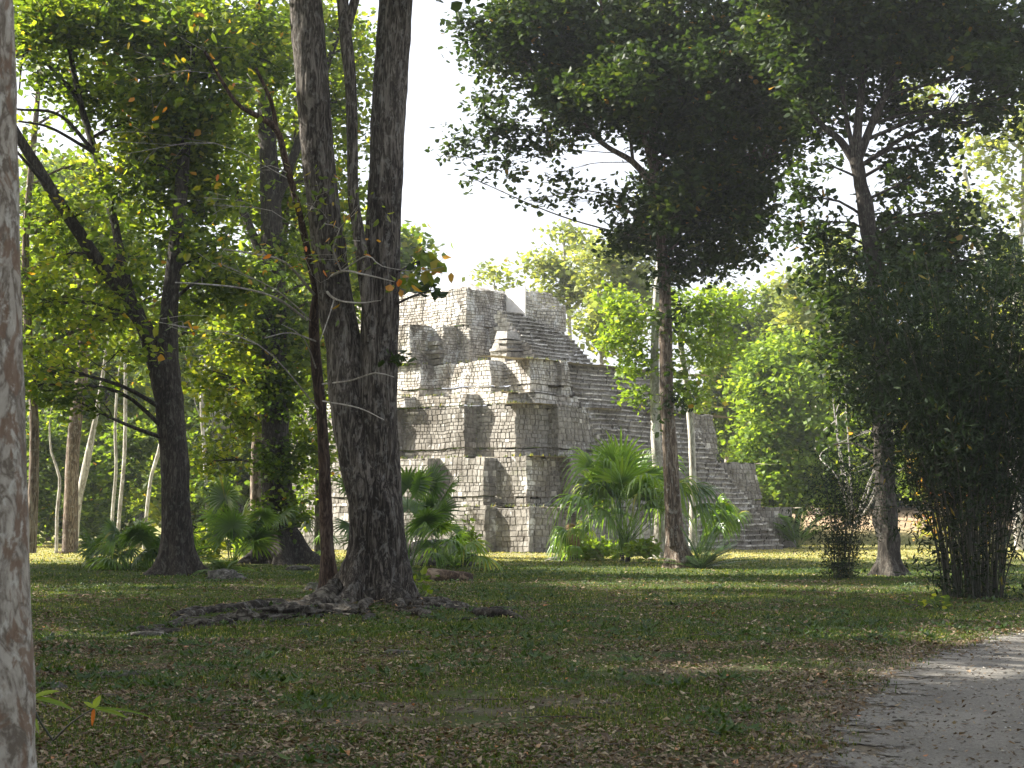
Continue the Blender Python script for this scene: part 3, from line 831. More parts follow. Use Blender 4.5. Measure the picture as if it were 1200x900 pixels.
# --- big twin-stemmed tree
T = Tree('twin_trunk_tree', 'massive tree splitting into two thick stems in front of the pyramid', base_of(438, 715, 28.6), seed=1)
Y = 28.6
T.stem([(436, 722, Y, 96), (439, 690, Y, 80), (442, 640, Y, 66), (439, 590, Y, 62), (426, 540, Y+.1, 58), (411, 475, Y+.1, 46), (400, 390, Y+.2, 42), (386, 300, Y+.2, 40), (375, 200, Y+.1, 39), (366, 100, Y, 40), (358, 0, Y, 38), (350, -150, Y, 30)], 72, (.75, .42, 6, .6), .1, .06, .05)
T.stem([(446, 705, Y+.1, 60), (449, 600, Y+.1, 48), (443, 500, Y, 46), (444, 420, Y, 44), (447, 340, Y, 43), (450, 240, Y, 41), (456, 120, Y, 41), (463, 0, Y, 40), (468, -120, Y, 34)], 72, None, .08, .06, .05)
T.stem([(436, 400, Y-.2, 16), (430, 340, Y-.3, 18), (422, 285, Y-.3, 15), (414, 230, Y-.3, 13), (413, 170, Y-.3, 13), (411, 100, Y-.3, 14), (404, 30, Y-.2, 15), (396, -60, Y, 12)], 16, None, .1, 0, .12)
T.stem([(404, 40, Y-.2, 12), (416, 0, Y-.2, 11), (430, -60, Y, 10)], 10, None, .1, 0, .12)
# surface roots
rr = np.random.default_rng(7); RT = MB()
for (x1, y1, r0, r1) in ((-5.6, 23.6, .2, .1), (-5.0, 25.3, .16, .06), (-3.6, 24.8, .14, .04), (-1.0, 25.6, .16, .05), (.6, 25.4, .16, .07), (.9, 27.0, .12, .05), (-.6, 29.6, .14, .05), (-4.9, 28.0, .14, .04), (-2.2, 25.6, .13, .05)):
    a = np.array([BX+.45*np.sign(x1-BX)*min(1, abs(x1-BX)), BY-.35]); b_ = np.array([x1, y1]); n = 9; pts = []
    for i in range(n):
        t = i/(n-1); xy = a*(1-t)+b_*t+rr.normal(0, .12, 2)*math.sin(PI*t)
        r = (r0*(1-t)+r1*t)*.75
        z = float(gz(np.array([xy[0]]), np.array([xy[1]]))[0])
        pts.append([xy[0], xy[1], z+r*(.1-.5*(i == n-1))+rr.normal(0, .03)+.2*(i == 0), r*(1.25 if i == 0 else 1)*(.8+.4*rr.random())])
    tube(RT, catmull(pts, .07), 16, lump=.5, seed=int(rr.integers(99)), lf=.7)
RT.build('roots', M['root'], T.root, smooth=True)
ROOTT = T.root
T.crown([(500, -25, 28, 45, 42), (440, -90, 28, 90, 50), (330, -90, 29, 110, 50), (560, -100, 29, 70, 40), (230, -120, 27, 100, 50), (620, -150, 28, 80, 50)], 2.2, .12, 14, .3, -.1)
T.crown([(492, 305, 28.2, 12, 20), (505, 340, 28.2, 8, 12), (468, 420, 28.2, 10, 10)], 4, .1, 5, .1, -1)
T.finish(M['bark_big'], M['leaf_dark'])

# --- thin reddish tree in front-left of it, with bare twigs and orange leaves
T = Tree('slender_tree', 'thin reddish tree with bare twigs and orange leaves beside the twin trunk', base_of(386, 692, 29.8), seed=2); T.limbk = .3
Y = 29.8
T.stem([(387, 696, Y, 24), (384, 650, Y, 17), (381, 580, Y, 15), (378, 500, Y, 13), (371, 430, Y, 13), (368, 370, Y-.3, 12), (376, 330, Y-.5, 10)], 18, (.5, .25, 4, 1), .14, .03, .08)
T.stem([(372, 350, Y-.4, 9), (352, 255, Y-1, 8), (335, 190, Y-1.5, 8), (324, 152, Y-1.8, 8), (300, 135, Y-2, 7), (275, 118, Y-2.2, 5), (240, 60, Y-2.5, 4)], 10, None, .1, 0, .12)
T.stem([(324, 152, Y-1.8, 6), (318, 120, Y-2, 5), (300, 80, Y-2.3, 4)], 8, None, .1, 0, .12)
T.bare([(205, 331, 27, 1.6), (240, 333, 27.2, 2), (285, 338, 27.6, 2.4), (325, 350, 28, 3), (360, 375, 29, 3.5)])
T.bare([(262, 292, 27.5, 1.8), (300, 298, 27.8, 2.4), (335, 308, 28, 3), (368, 345, 29, 4)])
for pts in ([(376, 332, 29.2, 5), (400, 318, 28, 3), (428, 322, 27, 2.2), (462, 330, 26.6, 1.2)], [(376, 332, 29.2, 5), (392, 350, 28, 2.6), (420, 355, 27, 2), (446, 352, 26.6, 1)],
            [(400, 318, 28, 2.4), (390, 290, 27.5, 2), (398, 268, 27.3, 1.5), (380, 262, 27.2, 1)], [(392, 350, 28, 2), (385, 372, 27.6, 1.6), (375, 400, 27.4, 1)],
            [(378, 450, 29, 2.4), (410, 446, 27.8, 2), (440, 437, 27, 1.8), (462, 442, 26.8, 1)], [(370, 400, 29, 2.2), (340, 390, 28.4, 1.6), (310, 396, 28, 1)],
            [(378, 470, 29, 2), (420, 478, 27.4, 1.6), (450, 492, 26.8, 1)], [(400, 318, 28, 2), (430, 300, 27.3, 1.6), (448, 312, 27, 1.2), (490, 318, 26.6, .9), (520, 312, 26.6, .7)]):
    T.bare(pts)
T.crown([(180, 90, 27, 60, 40), (150, 180, 27, 50, 40), (250, 240, 27, 60, 40), (200, 380, 27, 50, 30), (235, 55, 27, 80, 34), (300, 105, 28, 45, 35), (370, 235, 28, 55, 30), (300, 200, 27.6, 50, 30), (345, 300, 28, 60, 30), (260, 310, 27.6, 50, 30), (420, 300, 27.4, 40, 24), (180, 30, 27, 60, 30), (330, 380, 28, 50, 26), (420, 240, 27.5, 25, 18)], 1.7, .085, 7, .3, -.15, droop=.7, asp=.26)
T.crown([(495, 296, 26.8, 14, 6), (503, 318, 26.8, 12, 9), (470, 330, 26.8, 10, 8)], 5, .12, 3, .1, -1, limbs=False, droop=1.4)
T.finish(M['bark_red'], M['leaf_autumn'], M['twig_pale'])

# --- near pale mottled trunk at the left edge
T = Tree('mottled_trunk_tree', 'near pale mottled trunk cut by the left edge of the view', base_of(-40, 1003, 8.), seed=3)
T.stem([(-30, 1030, 8, 160), (-24, 960, 8, 134), (-27, 850, 8, 132), (-32, 650, 8, 128), (-36, 400, 8, 122), (-42, 100, 8, 118), (-46, -100, 8, 114), (-50, -500, 8, 100), (-40, -900, 8, 80)], 64, (.3, .3, 5, 1), .04, .0, .05, lf=1.6)
T.stem([(-40, -900, 8, 60), (200, -1500, 9, 30), (500, -2000, 10, 16)], 12, None, .05, 0, .3)
T.stem([(-40, -900, 8, 60), (-300, -1500, 8, 30), (-500, -2200, 8, 16)], 12, None, .05, 0, .3)
T.crown([(0, -1800, 9, 700, 300), (600, -2100, 10, 600, 300), (-700, -1900, 9, 600, 300), (-200, -2600, 9, 700, 300)], 1.2, .16, 12, .4, -.05)
T.finish(M['bark_mottled'], M['leaf_mid'])

# --- dark forked tree, left
T = Tree('forked_tree', 'dark trunk forking low with a leaning limb, left of the clearing', base_of(207, 674, 46), seed=4)
Y = 46
T.stem([(207, 678, Y, 50.8), (207, 655, Y, 37.7), (206, 600, Y, 33.6), (204, 540, Y, 32.8), (199, 480, Y, 32.8), (194, 440, Y, 34.4), (196, 400, Y, 24.6), (199, 355, Y, 20.5), (206, 290, Y, 17.2), (214, 200, Y, 14.8), (222, 90, Y, 11.5), (228, -30, Y, 7.4)], 44, (.9, .5, 5, 0), .1, .05, .12)
T.stem([(194, 470, Y, 24.6), (184, 430, Y, 22.1), (172, 390, Y, 19.7), (150, 350, Y, 17.2), (122, 316, Y-.3, 16.4), (92, 272, Y-.6, 14.8), (66, 232, Y-1, 13.9), (40, 190, Y-1.3, 13.1), (14, 148, Y-1.6, 11.5), (-20, 90, Y-2, 8.2)], 26, None, .1, .03, .15)
T.stem([(160, 372, Y, 11.5), (144, 310, Y+.3, 10.7), (132, 252, Y+.6, 9.8), (112, 180, Y+.8, 9.0), (94, 120, Y+1, 7.4), (80, 50, Y+1, 5.7)], 14, None, .1, 0, .2)
T.stem([(66, 232, Y-1, 6.6), (48, 210, Y-1.4, 4.9), (20, 178, Y-2, 3.3)], 8, None, .1, 0, .2)
T.bare([(112, 180, Y+.8, 6), (70, 135, Y, 4), (20, 128, Y-1, 3)]); T.bare([(112, 180, Y+.8, 5), (60, 150, Y, 3.5), (22, 142, Y-1, 2.5)])
T.bare([(94, 120, Y+1, 5), (60, 80, Y, 4), (30, 60, Y, 3), (22, 110, Y, 2)])
T.crown([(200, 40, Y, 95, 60), (130, 20, Y, 80, 40), (240, 140, Y, 55, 55), (190, 130, Y+1, 50, 50), (225, 220, Y+1, 50, 45), (165, 190, Y, 42, 45), (60, 20, Y-1, 50, 34), (50, 85, Y, 30, 22),
         (250, 300, Y, 50, 42), (200, 285, Y+1.5, 40, 35), (40, 55, Y-1, 30, 25), (170, 90, Y-1, 50, 40), (250, 90, Y, 50, 50), (150, 40, Y+2, 110, 60), (250, 20, Y+2, 90, 50), (170, 230, Y+1, 60, 50), (230, 170, Y+1, 60, 60), (180, 150, Y+2, 60, 60), (240, 250, Y+1, 50, 50), (110, 110, Y+2, 50, 40), (290, 60, Y+2, 60, 50), (60, 20, Y, 60, 40), (270, 330, Y+2, 50, 40), (215, 380, Y+2, 30, 30)], 3.7, .12, 16, .3, -.05, rb=-.12)
T.crown([(95, 250, Y-1, 42, 24), (70, 300, Y-1, 50, 30), (110, 370, Y-1, 55, 34), (50, 360, Y-1, 40, 40), (140, 410, Y-1.5, 50, 30), (60, 430, Y-2, 45, 30), (120, 210, Y, 32, 18), (160, 300, Y-1, 40, 22)], 2.0, .12, 15, .26, .0, rb=.18)
T.crown([(50, 450, Y-2, 40, 40), (90, 470, Y-2, 34, 24)], 2.4, .12, 15, .26, -.1, rb=-.1)
T.finish(M['bark_dark'], M['leaf_mid'])

# --- dark ivy-clad tree with flared base
T = Tree('ivy_clad_tree', 'dark ivy-clad trunk with flared base between forked tree and twin trunk', base_of(328, 660, 56), seed=5)
Y = 56
T.stem([(328, 664, Y, 66), (327, 640, Y, 48), (325, 600, Y, 38), (323, 520, Y, 32), (322, 420, Y, 30), (320, 320, Y, 28), (317, 230, Y, 24), (312, 140, Y, 20), (306, 40, Y, 15), (300, -60, Y, 10)], 36, (.8, .7, 5, .5), .12, .04, .15)
T.stem([(318, 250, Y, 14), (345, 180, Y, 11), (375, 100, Y, 8), (400, 30, Y, 6)], 10, None, .1, 0, .25)
T.stem([(320, 330, Y, 12), (290, 260, Y, 10), (262, 190, Y, 7)], 10, None, .1, 0, .25)
T.crown([(300, 20, Y, 80, 50), (380, 30, Y, 60, 45), (270, 190, Y, 45, 45), (345, 160, Y+2, 40, 50), (300, 120, Y, 50, 40), (395, 120, Y+2, 40, 50), (390, 210, Y+2, 38, 40), (420, 60, Y+2, 36, 50)], 1.9, .13, 15, .32, -.02, rb=.08)
T.crown([(270, 400, Y, 45, 34), (250, 440, Y+1, 36, 28), (290, 350, Y, 40, 30), (270, 490, Y+1, 38, 34), (250, 540, Y+1, 34, 26), (355, 420, Y, 34, 40), (300, 450, Y-1, 26, 30), (390, 330, Y+1, 30, 35), (350, 520, Y+1, 36, 34)], 2.4, .13, 15, .3, -.05, rb=.15)
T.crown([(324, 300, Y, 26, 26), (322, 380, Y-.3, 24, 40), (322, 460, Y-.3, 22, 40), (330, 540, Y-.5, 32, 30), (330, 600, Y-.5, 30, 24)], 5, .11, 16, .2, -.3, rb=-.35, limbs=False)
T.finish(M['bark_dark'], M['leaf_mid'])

T = Tree('leafy_shrub', 'dense leafy bush hiding the far left end of the pyramid', base_of(372, 648, 64), 'shrub', seed=17)
T.stem([(372, 650, 64, 8), (372, 560, 64, 6), (370, 450, 64, 4)], 8, None, .1, 0, .3)
T.crown([(372, 400, 64, 34, 30), (385, 450, 64, 30, 30), (360, 490, 64, 34, 30), (385, 530, 64, 30, 28), (355, 560, 64, 30, 26), (395, 360, 64, 26, 30), (350, 440, 64, 30, 30), (345, 600, 64, 22, 22), (425, 330, 64, 22, 30)], 2.6, .13, 14, .32, -.1, rb=-.15)
T.finish(M['bark_dark'], M['leaf_mid'])
T = Tree('tall_leafy_tree', 'tall bright leafy tree seen behind the ivy-clad trunk and the twin stems', base_of(300, 655, 60), seed=15)
T.stem([(300, 656, 60, 14), (302, 500, 60, 11), (330, 300, 60, 9), (350, 100, 60, 6), (360, -60, 60, 4)], 12, None, .1, 0, .3)
T.crown([(300, 330, 60, 60, 50), (380, 300, 60, 50, 50), (340, 230, 60, 60, 50), (400, 200, 60, 40, 60), (300, 150, 60, 60, 60), (400, 90, 60, 46, 60), (330, 60, 60, 80, 50), (250, 330, 60, 50, 50), (280, 240, 60, 50, 40), (410, 350, 60, 30, 40), (360, 400, 60, 50, 50), (290, 420, 60, 40, 40)], 1.9, .16, 13, .4, -.02)
T.finish(M['bark_brown'], M['leaf_mid'])
T = Tree('tall_leafy_tree', 'tall tree with light foliage behind the leaning limb of the forked tree', base_of(40, 657, 59), seed=16)
T.stem([(36, 648, 59, 14), (40, 500, 59, 11), (30, 300, 59, 9), (45, 100, 59, 6), (50, -60, 59, 4)], 12, None, .1, 0, .3)
T.crown([(50, 330, 59, 60, 50), (110, 300, 59, 60, 50), (60, 250, 59, 50, 30), (150, 240, 59, 40, 40), (110, 190, 59, 30, 24), (40, 159, 59, 24, 24), (100, 60, 59, 60, 40), (30, 40, 59, 50, 40), (159, 330, 59, 50, 50), (110, 400, 59, 60, 40), (40, 420, 59, 50, 50), (150, 110, 59, 40, 40), (215, 350, 59, 40, 40)], 1.7, .16, 13, .4, .0)
T.finish(M['bark_brown'], M['leaf_mid'])

# --- centre tree in front of the stairway
T = Tree('tall_dark_tree', 'tall brown trunk with a vast dark crown in front of the stairway', base_of(790, 664, 52), seed=6)
Y = 52
T.stem([(797, 668, Y, 29.6), (793, 640, Y, 22.2), (789, 600, Y, 19.2), (786, 540, Y, 17.8), (782, 480, Y, 16.3), (780, 400, Y, 15.5), (778, 320, Y, 14.1), (772, 260, Y, 12.6), (766, 215, Y, 11.8), (768, 150, Y, 8.9), (776, 60, Y, 6.7), (780, -60, Y, 4.4)], 36, (.5, .6, 4, 0), .12, .05, .14)
T.stem([(787, 640, Y-.2, 10.4), (784, 560, Y-.25, 8.9), (779, 500, Y-.2, 6.7), (780, 420, Y-.1, 4.4)], 14, None, .15, 0, .2)
T.stem([(766, 220, Y, 8.9), (742, 190, Y, 7.4), (706, 168, Y, 5.9), (670, 130, Y, 5.2), (630, 90, Y, 3.7)], 12, None, .1, 0, .25)
T.stem([(768, 210, Y, 7.4), (745, 130, Y-1, 5.9), (715, 60, Y-1, 4.4), (700, -20, Y-1, 3.0)], 10, None, .1, 0, .25)
T.stem([(770, 200, Y, 7.4), (800, 130, Y+1, 5.9), (840, 70, Y+1, 4.4), (870, 0, Y+1, 3.0)], 10, None, .1, 0, .25)
T.stem([(742, 190, Y, 4.4), (735, 140, Y+1, 3.7), (720, 100, Y+1, 3.0)], 8, None, .1, 0, .25)
T.crown([(640, 20, Y, 80, 45), (600, 60, Y, 58, 42), (700, 60, Y, 70, 60), (780, 40, Y, 90, 70), (870, 40, Y, 80, 65), (630, 120, Y, 55, 42), (700, 130, Y, 60, 40), (790, 130, Y, 80, 50), (870, 140, Y, 60, 60),
         (800, 200, Y, 75, 45), (870, 220, Y, 50, 50), (770, 260, Y, 60, 45), (850, 280, Y, 62, 40), (720, 262, Y, 32, 40), (800, 310, Y, 50, 25), (900, 90, Y, 60, 60), (740, 0, Y, 100, 50), (915, 10, Y, 60, 40), (925, 150, Y, 34, 36), (930, 90, Y, 40, 40), (770, 90, Y-2, 110, 60), (860, 110, Y-2, 80, 70), (830, 240, Y-1, 80, 50), (690, 90, Y+2, 70, 50), (910, 180, Y-1, 34, 40)], 5.4, .115, 17, .27, .0, rb=-.05)
T.limbk = .35
T.crown([(555, 30, Y, 26, 30), (545, 165, Y, 27, 24), (580, 195, Y, 32, 16), (575, 150, Y, 26, 20), (650, 205, Y, 20, 20), (640, 170, Y, 36, 20), (690, 215, Y, 14, 18), (605, 165, Y, 22, 26), (545, 205, Y, 12, 10), (570, 120, Y, 30, 20), (530, 185, Y, 12, 12), (620, 235, Y, 20, 12), (660, 235, Y, 24, 16), (792, 505, Y-.3, 12, 20), (786, 440, Y-.3, 13, 22), (796, 470, Y-.3, 10, 14), (782, 370, Y-.3, 16, 26)], 3.0, .12, 13, .26, -.1, rb=-.05)
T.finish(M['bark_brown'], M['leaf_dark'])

# --- pale vine-hung tree just behind it
T = Tree('vine_hung_tree', 'pale slim trunk hung with bright yellow-green foliage behind the tall brown trunk', base_of(773, 650, 62), seed=7)
Y = 62
T.stem([(776, 654, Y, 22), (774, 620, Y, 15), (771, 560, Y, 12), (768, 500, Y, 11), (767, 430, Y, 10), (769, 360, Y, 9), (774, 300, Y, 8), (780, 240, Y, 6)], 18, (.5, .4, 4, 0), .1, 0, .2)
T.stem([(812, 640, Y+1, 10), (812, 560, Y+1, 8), (808, 480, Y+1, 8), (800, 420, Y+1, 7), (790, 340, Y+1, 5)], 12, None, .1, 0, .2)
T.crown([(740, 365, Y, 30, 34), (725, 400, Y, 24, 26), (748, 425, Y, 26, 34), (800, 385, Y, 36, 36), (810, 430, Y, 34, 34), (840, 400, Y, 28, 34), (850, 360, Y, 28, 20), (822, 350, Y, 34, 22), (745, 460, Y, 14, 18), (720, 350, Y+1, 24, 20), (815, 465, Y, 24, 16)], 3.2, .13, 14, .28, -.1)
T.finish(M['bark_pale'], M['leaf_bright'])

# --- right tree
T = Tree('knobbly_tree', 'knobbly grey trunk branching high, right of the pyramid beside the bamboo', base_of(1042, 674, 46), seed=8)
Y = 46
T.stem([(1043, 678, Y, 36.1), (1041, 655, Y, 27.5), (1039, 620, Y, 24.9), (1038, 600, Y, 26.7), (1037, 560, Y, 23.2), (1034, 500, Y, 22.4), (1032, 420, Y, 21.5), (1027, 340, Y, 20.6), (1018, 270, Y, 18.9), (1009, 215, Y, 17.2), (1003, 185, Y, 16.3)], 40, (.75, .35, 5, 2), .42, .04, .09, lf=.7)
T.stem([(1003, 192, Y, 11.2), (985, 165, Y, 9.5), (965, 148, Y, 6.9), (935, 110, Y, 5.2)], 12, None, .1, 0, .2)
T.stem([(1003, 192, Y, 12.0), (1006, 140, Y, 10.3), (1012, 80, Y, 7.7), (1016, 0, Y, 5.2)], 12, None, .1, 0, .2)
T.stem([(1004, 192, Y, 11.2), (1022, 145, Y, 9.5), (1045, 95, Y, 7.7), (1070, 30, Y, 5.2)], 12, None, .1, 0, .2)
T.stem([(1003, 190, Y, 6.9), (992, 140, Y, 6.0), (985, 90, Y, 4.3), (975, 30, Y, 3.4)], 10, None, .1, 0, .2)
T.crown([(960, 25, Y, 60, 45), (1030, 20, Y, 70, 50), (1110, 25, Y, 75, 45), (1180, 40, Y, 60, 45), (940, 80, Y, 40, 30), (1000, 70, Y, 50, 24), (1070, 70, Y, 50, 30), (1150, 80, Y-1, 50, 26), (1190, 110, Y-1, 36, 20), (960, -40, Y, 110, 50), (1100, -50, Y, 120, 50), (940, 40, Y+2, 80, 60), (1060, 40, Y+2, 90, 50), (1170, 70, Y+2, 60, 50), (1000, 110, Y+1, 60, 24)], 5.8, .115, 16, .27, -.02, rb=-.1)
T.crown([(1085, 170, Y+1, 42, 34), (1075, 215, Y+1, 40, 30), (1090, 260, Y+1, 36, 30), (985, 300, Y, 34, 22), (965, 345, Y, 38, 22), (1000, 370, Y, 45, 30), (975, 410, Y, 30, 20), (1060, 320, Y, 50, 36), (1080, 390, Y, 50, 34), (1000, 440, Y, 34, 24), (970, 260, Y, 26, 16), (1050, 450, Y, 40, 30), (1070, 300, Y+1, 70, 50), (1050, 380, Y+1, 80, 50), (1110, 340, Y, 60, 50), (1110, 420, Y, 60, 50), (970, 330, Y+1, 45, 30), (1010, 410, Y+1, 50, 40), (1000, 470, Y+1, 45, 30), (980, 520, Y+1, 30, 24), (1160, 300, Y, 60, 50), (950, 190, Y, 26, 22), (940, 230, Y, 34, 26), (965, 275, Y, 26, 20), (925, 270, Y, 24, 30), (1120, 250, Y, 40, 36), (1060, 130, Y+1, 40, 26), (1120, 130, Y, 44, 30), (1170, 140, Y, 40, 26), (1045, 190, Y+2, 30, 30), (1050, 250, Y+2, 34, 34), (970, 130, Y, 36, 24), (955, 160, Y+2, 26, 24), (1040, 290, Y+1, 34, 30)], 3.4, .12, 15, .26, -.04, rb=-.1)
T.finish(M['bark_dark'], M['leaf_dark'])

# --- trees and shrubs behind
def back_tree(name, label, base, stems, blobs, bark, leaf, seed, dens=1.6, lsize=.2, k=14, sig=.4, gap=-.05, rb=None, group=None, limbs=True, cat='tree'):
    T = Tree(name, label, base, cat, group, seed)
    for s_ in stems: T.stem(s_, 12, None, .1, 0, .4)
    T.crown(blobs, dens, lsize, k, sig, gap, rb=rb, limbs=limbs, twigs=4)
    return T.finish(M[bark], M[leaf])
back_tree('dome_shrub', 'large sunlit domed shrub beside the far end of the stairway', base_of(905, 637, 92), [[(905, 640, 92, 10), (905, 560, 92, 8), (905, 450, 92, 5)], [(930, 640, 92, 8), (945, 540, 92, 6), (950, 450, 92, 4)]],
  [(905, 420, 92, 42, 36), (885, 460, 92, 32, 36), (930, 455, 91, 46, 40), (900, 510, 91, 44, 40), (950, 510, 91, 48, 44), (875, 545, 92, 26, 26), (920, 565, 91, 44, 36), (975, 560, 92, 46, 42), (900, 600, 92, 28, 16), (980, 470, 93, 40, 40)], 'bark_dark', 'leaf_bright', 20, 1.6, .19, 14, .34, -.25, cat='shrub')
L_specs = [
 ('pale green treetop rising left behind the pyramid summit', 575, [(575, 322, 108, 26, 9), (602, 335, 108, 26, 10)], 108, [(585, 600), (580, 335)]),
 ('tall pale feathery tree directly behind the pyramid summit', 650, [(655, 268, 112, 28, 12), (630, 308, 112, 24, 16), (655, 318, 112, 26, 24), (678, 290, 112, 26, 24), (672, 345, 112, 30, 26), (640, 345, 112, 24, 12)], 112, [(672, 600), (668, 400), (660, 280)]),
 ('pale sunlit tree right behind the top of the stairway', 715, [(705, 310, 105, 36, 30), (722, 350, 105, 34, 34), (700, 385, 105, 28, 30), (735, 300, 105, 34, 30), (730, 400, 105, 28, 26), (752, 350, 106, 30, 36)], 105, [(712, 600), (706, 450), (700, 320)]),
 ('leafy tree glimpsed between the two centre trunks and domed shrub', 850, [(840, 360, 110, 44, 26), (890, 360, 110, 40, 24), (860, 410, 110, 40, 40), (845, 470, 110, 34, 40), (930, 370, 112, 46, 26), (850, 520, 110, 30, 26)], 110, [(850, 600), (855, 420)]),
]
for i, (lab, bx, bl, Y, stem) in enumerate(L_specs):
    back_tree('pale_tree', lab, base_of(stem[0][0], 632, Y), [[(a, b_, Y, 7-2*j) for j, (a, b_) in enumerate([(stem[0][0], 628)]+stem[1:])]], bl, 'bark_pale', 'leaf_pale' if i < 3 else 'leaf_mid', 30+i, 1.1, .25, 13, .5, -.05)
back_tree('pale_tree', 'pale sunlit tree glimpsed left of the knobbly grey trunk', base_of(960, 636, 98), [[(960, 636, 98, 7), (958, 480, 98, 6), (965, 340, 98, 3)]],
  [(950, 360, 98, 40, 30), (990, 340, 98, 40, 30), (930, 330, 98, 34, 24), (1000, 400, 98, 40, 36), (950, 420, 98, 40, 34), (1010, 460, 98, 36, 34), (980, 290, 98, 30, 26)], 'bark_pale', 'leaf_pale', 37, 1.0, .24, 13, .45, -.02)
back_tree('broadleaf_tree', 'bright green tree filling the gap between knobbly trunk and bamboo', base_of(1085, 637, 94), [[(1085, 638, 94, 7), (1088, 520, 94, 6), (1080, 440, 94, 3)]],
  [(1080, 440, 94, 40, 34), (1060, 500, 94, 34, 34), (1110, 490, 94, 44, 36), (1075, 550, 94, 40, 34), (1130, 550, 94, 40, 34), (1150, 450, 94, 46, 40), (1190, 510, 94, 40, 50), (1110, 390, 94, 44, 34)], 'bark_brown', 'leaf_bright', 38, 1.2, .22, 13, .42, -.06)
# far right pale tree and bright shrub with red leaves
back_tree('pale_tree', 'pale yellow-green tree in full sun at the far right edge', base_of(1190, 645, 78), [[(1195, 645, 78, 12), (1180, 450, 78, 10), (1150, 300, 78, 8), (1130, 200, 78, 5)], [(1180, 450, 78, 8), (1195, 300, 78, 6), (1200, 180, 78, 4)]],
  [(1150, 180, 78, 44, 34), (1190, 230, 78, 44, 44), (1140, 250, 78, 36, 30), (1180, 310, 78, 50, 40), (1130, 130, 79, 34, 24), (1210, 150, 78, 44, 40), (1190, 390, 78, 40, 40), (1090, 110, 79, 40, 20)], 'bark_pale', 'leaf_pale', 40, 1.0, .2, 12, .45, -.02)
back_tree('red_leaved_shrub', 'yellow and reddish sunlit shrub glowing behind the bamboo culms', base_of(1105, 647, 74), [[(1105, 648, 74, 5), (1100, 560, 74, 3)]],
  [(1098, 570, 74, 26, 26), (1108, 600, 74, 26, 26), (1085, 545, 74, 16, 22), (1125, 560, 74, 32, 34), (1120, 510, 74, 34, 30), (1090, 620, 74, 16, 16), (1150, 600, 75, 26, 30)], 'bark_pale', 'leaf_red', 41, 2.2, .14, 12, .28, -.1, cat='shrub')
# bare pale brush right of the domed shrub
T = Tree('leafless_shrub', 'tangle of bare pale twigs beside the domed shrub', base_of(1000, 640, 86), 'shrub', seed=44)
r_ = np.random.default_rng(44)
for k in range(46):
    a = r_.uniform(960, 1075); b_ = r_.uniform(420, 560) if k % 2 else r_.uniform(370, 500)
    L = r_.uniform(25, 60); dr = r_.uniform(-.9, -.1)
    T.bare([(1000, 620, 86, 2.2), ((1000+a)/2, 560, 86+r_.uniform(-2, 2), 1.8), (a, b_, 86, 1.3), (a+L, b_+L*dr, 86, .7)] if k < 12 else [(a, b_, 86+r_.uniform(-2, 2), 1.5), (a+L*.5, b_+L*dr*.5+r_.uniform(-4, 4), 86, 1.1), (a+L, b_+L*dr, 86, .6)])
T.crown([(1000, 420, 86, 40, 40), (985, 520, 87, 40, 40), (1040, 540, 88, 50, 50), (1060, 450, 88, 40, 40)], .6, .17, 8, .4, 0, limbs=False)
T.finish(M['bark_pale'], M['leaf_mid'], M['twig_pale'])
# pale trunks in the left forest
Yb = 74
left_trunks = [
 ('thick fluted grey trunk at far left behind the near mottled trunk', [(82, 652, 20), (84, 560, 16), (88, 500, 16), (97, 430, 14), (102, 360, 12)], 70, [(90, 330, 60, 40), (60, 280, 50, 36)]),
 ('white leaning trunk right against the fluted grey trunk', [(88, 648, 6), (92, 590, 8), (101, 545, 9), (112, 490, 6), (122, 430, 4), (128, 380, 3)], 72, [(125, 350, 40, 30)]),
 ('thin white forked trunk left of the fluted grey trunk', [(66, 652, 4), (67, 600, 4), (70, 560, 3.5), (60, 530, 2.5), (58, 500, 2)], 71, [(60, 480, 34, 26)]),
 ('slender white trunk first right of the fluted grey trunk', [(131, 645, 4), (132, 600, 4), (136, 550, 4), (135, 500, 3.5), (138, 440, 3)], 76, [(140, 400, 44, 36)]),
 ('slender pale trunk second right of the fluted grey trunk', [(137, 640, 4.5), (141, 590, 4.5), (146, 530, 4.5), (147, 450, 4), (146, 380, 3)], 79, [(150, 350, 44, 40)]),
 ('crooked white trunk close left of the forked tree', [(169, 632, 4), (173, 590, 4.5), (178, 555, 4), (186, 530, 5), (190, 500, 4), (184, 450, 3.5), (182, 400, 3)], 77, [(185, 370, 40, 36)]),
 ('pale sunlit trunk seen right of the forked tree', [(244, 620, 5), (240, 540, 4.5), (236, 470, 4), (240, 430, 3), (250, 400, 2)], 84, [(245, 400, 34, 24)]),
]
for i, (lab, st, Y, bl) in enumerate(left_trunks):
    back_tree('forest_tree', lab, base_of(st[0][0], 640, Y), [[(a, b_, Y, w) for a, b_, w in [(st[0][0], 646, st[0][2]*1.3)]+st]], [(a, b_, Y, c, d) for a, b_, c, d in bl], 'bark_pale' if i else 'bark_brown', 'leaf_mid', 50+i, .5, .17, 12, .38, .02, group='pale trunks in the left forest')
# leafless pale twigs between them
T = Tree('leafless_shrub', 'leafless pale brush catching sun right of the forked tree', base_of(262, 630, 88), 'shrub', seed=47)
for k in range(40):
    a = r_.uniform(225, 290); b_ = r_.uniform(425, 520); L = r_.uniform(14, 34); dr = r_.uniform(-1.6, .1)
    T.bare([(258, 600, 88, 1.6), (258, 540, 88, 1.4), (a, b_, 88, 1.), (a+L*r_.choice([-1, 1])*.6, b_+L*dr, 88, .5)])
T.finish(M['bark_pale'], M['leaf_mid'], M['twig_pale'])
